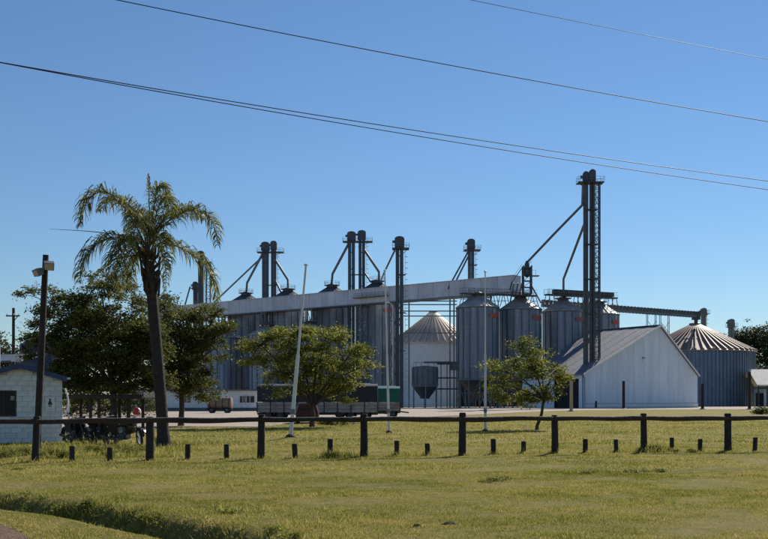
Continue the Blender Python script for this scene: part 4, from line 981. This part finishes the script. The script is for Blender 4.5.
# ------------------------------------------------------------------ trees
def leaves(n_clump, per, ell, size, spread, rnd, shell=.55, zf=.5):
    """leaf quads in clumps through a set of ellipsoids (cx,cy,cz,rx,ry,rz)"""
    vol = np.array([e[3] * e[4] * e[5] for e in ell]) ** .75; vol /= vol.sum()
    which = rnd.choice(len(ell), n_clump, p=vol); E = np.array(ell)[which]
    d = rnd.normal(size=(n_clump, 3)); d /= np.linalg.norm(d, axis=1)[:, None]
    rad = (shell + (1 - shell) * rnd.random(n_clump)) * (.85 + .3 * rnd.random(n_clump))
    c = E[:, :3] + d * E[:, 3:] * rad[:, None]
    sp = spread * (.5 + rnd.random(n_clump))
    cc = np.repeat(c, per, 0); ss = np.repeat(sp, per); n = len(cc)
    p = cc + rnd.normal(size=(n, 3)) * ss[:, None] * np.array([1, 1, zf])
    u = rnd.normal(size=(n, 3)); u[:, 2] *= .6; u /= np.linalg.norm(u, axis=1)[:, None]
    v = np.cross(u, rnd.normal(size=(n, 3))); v /= np.linalg.norm(v, axis=1)[:, None] + 1e-9
    s = size * (.6 + .8 * rnd.random(n)); L = u * s[:, None]; Wd = v * (s * .42)[:, None]
    q = np.stack([p - L, p + Wd, p + L, p - Wd], 1).astype(np.float32); return q.reshape(-1, 3)
def quads(name, V, m, parent, off):
    n = len(V) // 4; me = bpy.data.meshes.new(name); me.vertices.add(n * 4); me.vertices.foreach_set('co', (V - np.array(off, np.float32)).reshape(-1))
    me.loops.add(n * 4); me.loops.foreach_set('vertex_index', np.arange(n * 4, dtype=np.int32)); me.polygons.add(n); me.polygons.foreach_set('loop_start', np.arange(0, n * 4, 4, dtype=np.int32)); me.update(); me.validate()
    me.materials.append(m); o = bpy.data.objects.new(name, me); C.objects.link(o); o.parent = parent; return o
def tree(name, label, base, fork_z, r0, ell, n_clump, per, size, spread, m, seed, lean=(0, 0), group=None, shell=.55, cat='tree', limbs=True):
    rnd = np.random.default_rng(seed); rr = random.Random(seed); base = Vector(base)
    t = thing(name, label, cat, tuple(base), 0, group)
    fk = base + Vector((lean[0], lean[1], fork_z))
    b = MB(); mid = base.lerp(fk, .5) + Vector((rr.uniform(-.08, .08), 0, 0))
    b.tube([base + Vector((0, 0, -.15)), base + Vector((0, 0, .2)), mid, fk], [r0 * 1.5, r0 * 1.1, r0 * .95, r0 * .85], 12); ob('trunk', b, M['bark'], t, True, smooth=True)
    if limbs:
        for e in ell:
            c = Vector(e[:3]); b = MB(); m1 = fk.lerp(c, .5) + Vector((rr.uniform(-.2, .2), rr.uniform(-.2, .2), rr.uniform(.0, .3)))
            b.tube([fk, fk.lerp(m1, .5), m1, c], [r0 * .6, r0 * .5, r0 * .38, r0 * .2], 8)
            for k in range(6):
                d = Vector((rr.gauss(0, 1), rr.gauss(0, 1), rr.gauss(.3, .7))).normalized(); tip = c + Vector((d.x * e[3], d.y * e[4], d.z * e[5])) * .9
                s0 = fk.lerp(c, rr.uniform(.55, 1)); b.tube([s0, s0.lerp(tip, .5) + Vector((0, 0, .12)), tip], [r0 * .22, r0 * .13, r0 * .05], 6)
            ob('limb', b, M['bark'], t, True, smooth=True)
    quads('crown', leaves(n_clump, per, ell, size, spread, rnd, shell), m, t, base); return t
def EL(Y, lst): return [(X(px, Y + dy), Y + dy, Z(py, Y + dy), rx / F * Y, ry, rz / F * Y) for px, py, rx, rz, ry, dy in lst]

def pads(Y, seed, lumps, n, rx, rz):
    """many small flat leaf pads filling a few big lumps (px, py, half width, half height, depth radius m)"""
    rr = random.Random(seed); out = []; tot = sum(l[2] * l[3] for l in lumps)
    for px, py, lx, lz, ly in lumps:
        for k in range(max(2, int(n * lx * lz / tot))):
            while True:
                a, b, c = rr.uniform(-1, 1), rr.uniform(-1, 1), rr.uniform(-1, 1); d = a * a + b * b + c * c
                if .12 < d < 1.35 and (d < 1 or rr.random() < .35): break
            yy = Y + c * ly; s = yy / F; w_ = rr.uniform(.6, 1.35)
            out.append((X(px + a * lx, yy), yy, Z(py + b * lz, yy), rx * s * w_, rx * s * w_, rz * s * rr.uniform(.6, 1.3)))
    return out
def big_tree(name, label, Y, px, fork_z, r0, lumps, npads, rx, rz, ncl, per, size, spread, m, seed, lean=(0, 0), nl=9):
    rr = random.Random(seed + 1); base = Vector((X(px, Y), Y, 0)); pd = pads(Y, seed, lumps, npads, rx, rz)
    t = thing(name, label, 'tree', tuple(base)); fk = base + Vector((lean[0], lean[1], fork_z))
    b = MB(); b.tube([base + Vector((0, 0, -.15)), base + Vector((0, 0, .2)), base.lerp(fk, .5) + Vector((.06, 0, 0)), fk], [r0 * 1.5, r0 * 1.1, r0 * .95, r0 * .85], 12); ob('trunk', b, M['bark'], t, True, smooth=True)
    heads = []
    for k in range(nl):
        l = lumps[k % len(lumps)]; tip = Vector(P(l[0] + rr.uniform(-.4, .4) * l[2], l[1] + rr.uniform(-.1, .6) * l[3], Y + rr.uniform(-.6, .6) * l[4]))
        m1 = fk.lerp(tip, .45) + Vector((rr.uniform(-.25, .25), rr.uniform(-.25, .25), rr.uniform(.1, .4)))
        b = MB(); b.tube([fk - Vector((0, 0, .1)), fk.lerp(m1, .5), m1, tip], [r0 * .6, r0 * .5, r0 * .36, r0 * .15], 8); ob('limb', b, M['bark'], t, True, smooth=True); heads += [m1, tip]
    b = MB()
    for e in pd:
        c = Vector(e[:3]); h = min(heads, key=lambda q: (q - c).length); mid = h.lerp(c, .5) + Vector((0, 0, .1))
        b.tube([h, mid, c], [r0 * .17, r0 * .11, r0 * .05], 5, False)
        for k in range(3):
            d = Vector((rr.gauss(0, 1), rr.gauss(0, 1), rr.gauss(0, .3))).normalized() * e[3] * .9; b.tube([c, c + d], [r0 * .05, r0 * .02], 4, False)
    ob('twigs', b, M['bark'], t, True, kind='stuff')
    quads('crown', leaves(ncl, per, pd, size, spread, np.random.default_rng(seed), .1, .5), m, t, base); return t
big_tree('broadleaf_tree', 'large dark spreading tree behind the shelter, left of the palm', 54, 113, 2.4, .2,
    [(78, 330, 40, 34, 2.4), (112, 318, 40, 38, 2.6), (100, 345, 50, 40, 2.6), (150, 365, 26, 26, 2.0), (90, 385, 44, 12, 2.2), (60, 384, 26, 12, 2), (150, 335, 22, 26, 1.8), (140, 388, 26, 10, 1.8), (60, 300, 22, 14, 1.8), (95, 362, 44, 26, 2.6), (135, 350, 30, 34, 2.2), (108, 282, 22, 10, 1.6), (40, 345, 22, 14, 1.6), (55, 372, 22, 14, 1.8), (138, 384, 22, 12, 1.6), (32, 294, 13, 6, 1)], 310, 10, 5.2, 2750, 28, .085, .23, M['leafdark'], 3, nl=14)
big_tree('broadleaf_tree', 'dark tree with hanging branches right of the palm trunk', 60, 181, 2.4, .17,
    [(178, 325, 30, 20, 2.2), (158, 350, 20, 30, 2), (185, 378, 30, 14, 1.8), (206, 322, 26, 15, 2), (222, 330, 16, 10, 1.4), (172, 356, 24, 28, 2.2), (197, 360, 20, 22, 1.8), (160, 300, 18, 10, 1.5), (178, 386, 24, 9, 1.5), (204, 393, 16, 7, 1.2), (212, 350, 14, 12, 1.4)], 185, 9.5, 5, 1400, 28, .085, .22, M['leafdark'], 5, nl=12)
big_tree('broadleaf_tree', 'bushy yellow green tree in front of the dark trailer', 58, 312, 1.3, .15,
    [(262, 344, 24, 9, 1.6), (288, 337, 26, 11, 1.8), (322, 337, 26, 12, 1.8), (345, 354, 28, 12, 1.8), (300, 360, 38, 18, 2.2), (266, 360, 24, 10, 1.6), (332, 374, 30, 14, 2), (366, 362, 14, 6, 1.1), (352, 386, 14, 9, 1.2), (290, 380, 26, 11, 1.6), (338, 394, 14, 8, 1), (312, 388, 26, 8, 1.6), (285, 392, 14, 6, 1)], 185, 9, 4.0, 1150, 26, .078, .20, M['leafmid'], 8, nl=14)
big_tree('young_tree', 'small leaning tree with an open crown before the silo legs', 52, 537, 1.75, .085,
    [(518, 374, 24, 12, 1.4), (548, 370, 22, 12, 1.3), (500, 366, 16, 7, 1), (533, 356, 20, 8, 1.1), (560, 378, 14, 6, .9), (512, 393, 26, 9, 1.3), (548, 391, 18, 8, 1.1), (524, 348, 10, 5, .7), (498, 384, 12, 7, .9), (505, 400, 15, 6, .9), (530, 401, 20, 6, 1), (520, 340, 12, 5, .7)], 110, 7.5, 3.4, 500, 24, .070, .17, M['leafmid'], 13, lean=(.38, 0), nl=10)

farspec = [(5, 372, 18, 30, 120, 'rounded dark tree at the left edge behind the grey shed'), (-14, 350, 22, 24, 130, 'tall dark tree cut by the left edge of the view'), (30, 382, 16, 16, 125, 'low dark tree behind the hut roof'),
           (741, 352, 20, 26, 330, 'dark wood tree directly right of the brown cone roof'), (758, 350, 20, 28, 335, 'tall dark wood tree above the pale roofed building'), (722, 354, 20, 20, 340, 'dark wood tree behind the distant elevator'), (774, 350, 20, 28, 325, 'dark wood tree cut by the right edge'), (700, 352, 16, 18, 345, 'dark wood tree hidden low behind the brown cone roof'), (674, 350, 14, 14, 345, 'small wood tree showing left of the brown cone roof'), (788, 350, 16, 22, 335, 'wood tree just beyond the right edge')]
for i, (px, py, rx, rz, Y, lab) in enumerate(farspec):
    s = Y / F; cx, cz = X(px, Y), Z(py, Y)
    rr = random.Random(i + 40)
    ell = [(cx + rr.uniform(-.5, .5) * rx * s, Y + rr.uniform(-2, 2), cz + rr.uniform(-.5, .6) * rz * s, rx * s * rr.uniform(.5, .75), rx * s * .6, rz * s * rr.uniform(.4, .6)) for k in range(9)]
    ell += [(cx, Y, cz * .55, rx * s * .9, rx * s * .8, cz * .5)]
    tree('distant_tree', lab, (cx, Y, 0), cz * .35, .25, ell, 420, 26, .34 if Y > 200 else .2, .8 if Y > 200 else .5, M['leaffar'], 60 + i, group='distant trees', limbs=False)
# darker weeds on the ditch bank, round fence feet and by the hut
we = []
rw = random.Random(9)
for k in range(34):
    i = rw.choice((1, 1, 2, 2, 3, 4)); f = rw.random(); a, b_ = DITCH[i], DITCH[i + 1]; x = a[0] + (b_[0] - a[0]) * f + rw.gauss(.12, .16); y = a[1] + (b_[1] - a[1]) * f + rw.gauss(.22, .16); q = rw.uniform(.05, .15)
    we.append((x, y, height(x, y) + .03, q, q * .7, .03 + .03 * rw.random()))
fx = X(655, 29.6)
for k in range(12): x = fx + rw.gauss(0, .38); y = 29.4 + rw.gauss(0, .12); we.append((x, y, height(x, y) + .05, .2, .14, .07))
for k in range(5): x = X(333, 27) + rw.gauss(0, .2); we.append((x, 27.0 + rw.gauss(0, .1), height(x, 27) + .05, .16, .12, .09))
for k in range(26): x = rw.uniform(-12.6, -7.6); y = rw.uniform(27.2, 31.5); we.append((x, y, .08, rw.uniform(.15, .35), .2, rw.uniform(.07, .14)))
for px, py in ((495, 481), (505, 480), (483, 482), (585, 475), (592, 474), (605, 474), (618, 473), (630, 473), (645, 472), (660, 472), (228, 513), (20, 470)): q = gp(px, py); we.append((q[0], q[1], height(q[0], q[1]) + .02, .25, .1, .045))
V = leaves(1500, 26, we, .020, .05, np.random.default_rng(31), .1, .45)
n_ = len(V) // 4; me = bpy.data.meshes.new('weeds'); me.vertices.add(n_ * 4); me.vertices.foreach_set('co', V.reshape(-1)); me.loops.add(n_ * 4); me.loops.foreach_set('vertex_index', np.arange(n_ * 4, dtype=np.int32)); me.polygons.add(n_); me.polygons.foreach_set('loop_start', np.arange(0, n_ * 4, 4, dtype=np.int32)); me.update()
me.materials.append(M['leafmid']); o = bpy.data.objects.new('weeds', me); C.objects.link(o); o['kind'] = 'stuff'; o['label'] = 'darker low weeds on the ditch bank and round the fence feet'
# far woods closing the horizon
ell = []
rw = random.Random(5)
for k in range(75):
    x = -330 + 9.2 * k + rw.uniform(-3, 3); yy = 395 + rw.uniform(-20, 20); hh = rw.uniform(3.5, 6.5) * (1 + .5 * max(0, (x - 120) / 150)); ell.append((x, yy, hh * .9, rw.uniform(5, 9), 6, hh))
V = leaves(4200, 22, ell, .55, 1.2, np.random.default_rng(77), .5)
n_ = len(V) // 4; me = bpy.data.meshes.new('far_woods'); me.vertices.add(n_ * 4); me.vertices.foreach_set('co', V.reshape(-1)); me.loops.add(n_ * 4); me.loops.foreach_set('vertex_index', np.arange(n_ * 4, dtype=np.int32)); me.polygons.add(n_); me.polygons.foreach_set('loop_start', np.arange(0, n_ * 4, 4, dtype=np.int32)); me.update()
me.materials.append(M['leaffar']); o = bpy.data.objects.new('far_woods', me); C.objects.link(o); o['kind'] = 'stuff'; o['label'] = 'dark line of far woods closing the horizon'
Y = 96
hb = [(X(px, Y), Y + random.uniform(-.6, .6), random.uniform(.7, 1.9), 1.3, .9, 1.0) for px in range(58, 158, 6) for k in range(2)]
tree('shade_filler', 'dark leaf mass added as the shade under the crowns behind the bike shelter', (X(105, Y), Y, 0), .8, .06, hb, 520, 26, .10, .24, M['leafdark'], 95, cat='shade_filler', limbs=False)  # leaf mass added to stand in for the dark shade behind the shelter
# bush near the right edge and weeds under the trailer
Y = 108; tree('bush', 'low dark green bush on the grass at the right edge', (X(762, Y), Y, 0), .2, .05, [(X(762, Y), Y, .45, .9, .7, .5), (X(757, Y), Y, .3, .6, .5, .35)], 90, 22, .08, .15, M['leafdark'], 91, cat='bush', limbs=False)
Y = 62; tree('bush', 'bright low weeds beneath the dark trailer by the white can', (X(336, Y), Y, 0), .1, .03, [(X(336, Y), Y, .22, .9, .4, .28), (X(325, Y), Y, .2, .5, .4, .2)], 90, 24, .06, .12, M['leafmid'], 92, cat='weeds', limbs=False)
Y = 36; tree('bush', 'bright weeds around the foot of the palm', (X(166, Y), Y - 1.6, 0), .05, .02, [(X(170, Y), Y - 1.6, .12, .35, .25, .16)], 30, 20, .05, .08, M['leafmid'], 93, cat='weeds', limbs=False)

# ------------------------------------------------------------------ palm
Y = 33.3; bx = X(164, Y); t = thing('palm_tree', 'tall feather palm with arching fronds before the dark trees', 'palm', (bx, Y, 0))
ctr = [P(164, 446, Y), P(161, 400, Y), P(156, 340, Y), P(151.5, 290, Y), P(149, 262, Y)]
path = []
for i in range(60):
    f = i / 59 * 4; k = min(3, int(f)); path.append(ctr[k].lerp(ctr[k + 1], f - k))
rad = [.205 - .03 * (i / 59) + .012 * (i % 2) + (.06 * (1 - i / 5) if i < 5 else 0) for i in range(60)]
b = MB(); b.tube(path, rad, 18); ob('trunk', b, M['palmbark'], t, True, smooth=True)
rr = random.Random(21); b = MB(); crown = P(149, 256, Y)
for k in range(46):
    f = rr.random(); p = P(152, 300, Y).lerp(crown, f); a = rr.random() * 6.28; d = Vector((math.cos(a), math.sin(a), 0))
    b.tube([p + d * .13, p + d * (.24 + .1 * f) + Vector((0, 0, .16)), p + d * (.28 + .12 * f) + Vector((0, 0, .42))], [.07, .05, .02], 6)
ob('frond_bases', b, M['boots'], t, True, smooth=True)
def bez(pts, n):
    out = []
    m = len(pts) - 1
    for i in range(n):
        f = i / (n - 1) * m; k = min(m - 1, int(f)); u = f - k
        p0, p1, p2, p3 = pts[max(k - 1, 0)], pts[k], pts[k + 1], pts[min(k + 2, m)]
        out.append(.5 * ((2 * p1) + (p2 - p0) * u + (2 * p0 - 5 * p1 + 4 * p2 - p3) * u * u + (3 * p1 - p0 - 3 * p2 + p3) * u ** 3))
    return out
def frond(pix, dy, ll=.62, n=64, m='palmleaf', bare=0.18, name='frond', droop=1.0):
    """pix: photo points of the midrib, dy: how far its tip reaches in depth"""
    q = [P(px, py, Y + dy * (i / (len(pix) - 1)) ** 1.2) for i, (px, py) in enumerate(pix)]
    q = [crown + Vector((rr.uniform(-.08, .08), rr.uniform(-.08, .08), rr.uniform(-.15, .05)))] + q; c = bez(q, n)
    b = MB(); b.tube(c, [.035 * (1 - .85 * i / (n - 1)) for i in range(n)], 6); fo = ob('frond', b, M['rachis'], t, True, smooth=True)
    if ll == 0: return
    b = MB()
    for i in range(int(n * bare), n - 1):
        f = i / (n - 1); tg = (c[min(i + 1, n - 1)] - c[i - 1]).normalized(); sd_ = tg.cross(Vector((0, 0, 1)))
        sd_ = sd_.normalized() if sd_.length > .05 else Vector((1, 0, 0)); up = sd_.cross(tg)
        L0 = ll * (.45 + .75 * math.sin(math.pi * min(1, (f - bare * .6) / (1 - bare * .6)) ** .8)) * (1 if f < .9 else .7)
        for s in (-1, 1):
            for rep in range(2):
                L = L0 * 1.25 * rr.uniform(.7, 1.15); st = c[i].lerp(c[i - 1], rr.random())
                d = (sd_ * s * rr.uniform(.5, 1.2) + tg * rr.uniform(.4, 1.0) + up * rr.uniform(-.4, .9)).normalized()
                p1 = st + d * L * .46; d2 = (d * .9 + Vector((rr.uniform(-.12, .12), rr.uniform(-.12, .12), -1.0 * droop))).normalized(); p2 = p1 + d2 * L * .32
                d3 = (d2 * .5 + Vector((0, 0, -1.0 * droop))).normalized(); p3 = p2 + d3 * L * .3
                wv_ = d.cross(Vector((rr.gauss(0, 1), rr.gauss(0, 1), rr.gauss(0, 1)))).normalized() * rr.uniform(.013, .022)
                b.add([st - wv_ * .6, st + wv_ * .6, p1 + wv_, p1 - wv_, p2 + wv_ * .8, p2 - wv_ * .8, p3], [(0, 1, 2, 3), (3, 2, 4, 5), (5, 4, 6)])
    ob('leaflets', b, M[m], fo, True)
frond([(137, 228), (118, 200), (100, 192), (87, 203), (80, 226)], -.8)
frond([(140, 222), (126, 203), (112, 200), (98, 212)], 1.6, .55)
frond([(134, 243), (112, 238), (94, 246), (84, 262), (79, 282)], -.6)
frond([(138, 240), (126, 240), (116, 256), (110, 284)], -1.5)
frond([(140, 243), (130, 252), (122, 270), (119, 290)], 1.2, .5)
frond([(158, 232), (176, 216), (196, 210), (212, 222), (218, 246)], -.6)
frond([(158, 228), (172, 213), (188, 210), (203, 220)], 1.6, .5)
frond([(160, 243), (178, 247), (199, 260), (213, 280), (217, 306)], .5, .6)
frond([(152, 225), (155, 200), (158, 187), (165, 190), (168, 208)], .3, .42, m='palmnew', droop=.7)
frond([(153, 228), (160, 203), (168, 198), (173, 220)], -1.0, .42, m='palmnew', droop=.8)
frond([(146, 232), (142, 222), (136, 226), (131, 248)], -2.6, .5)
frond([(155, 240), (160, 236), (166, 246), (169, 270)], -2.2, .45, m='palmleaf')
frond([(148, 228), (140, 214), (133, 214), (126, 232)], 2.4, .5)
frond([(156, 246), (163, 256), (166, 274), (165, 292)], .8, .25, n=44)
frond([(140, 250), (134, 262), (131, 278), (133, 296)], .5, .35, n=44)
frond([(130, 238), (112, 234), (85, 231), (50, 229)], -.4, 0)
frond([(156, 262), (163, 282), (165, 306)], -.2, 0, n=30)
frond([(118, 258), (100, 272), (88, 285)], .6, .2, n=40, bare=.5)
frond([(149.5, 220), (149, 195), (148.5, 173)], 0, .10, n=50, bare=.75, droop=-.6)

# dung and small clods on the meadow
for i, (px, py, lab) in enumerate(((449, 524, 'larger dark clod on the mown grass near the front'), (417, 526, 'smaller dark clod on the mown grass near the front'))):
    q = gp(px, py); z = height(q[0], q[1]); b = MB(); rr = random.Random(i)
    prof = []
    b.lathe([(.085 - .03 * i, -.01), (.07 - .025 * i, .008), (.05 - .02 * i, .022), (.03 - .01 * i, .034), (.002, .04)], 14)
    b.v = [(v[0] * 1.5 + .02 * noise.noise((v[0] * 30, v[1] * 30, i)), v[1], v[2] + .025 * noise.noise((v[0] * 25, v[1] * 25, i + 4))) for v in b.v]
    o = ob('clod', b, M['soil'], smooth=True); o.location = (q[0], q[1], z); tag(o, lab, 'clod', 'dark clods on the grass')
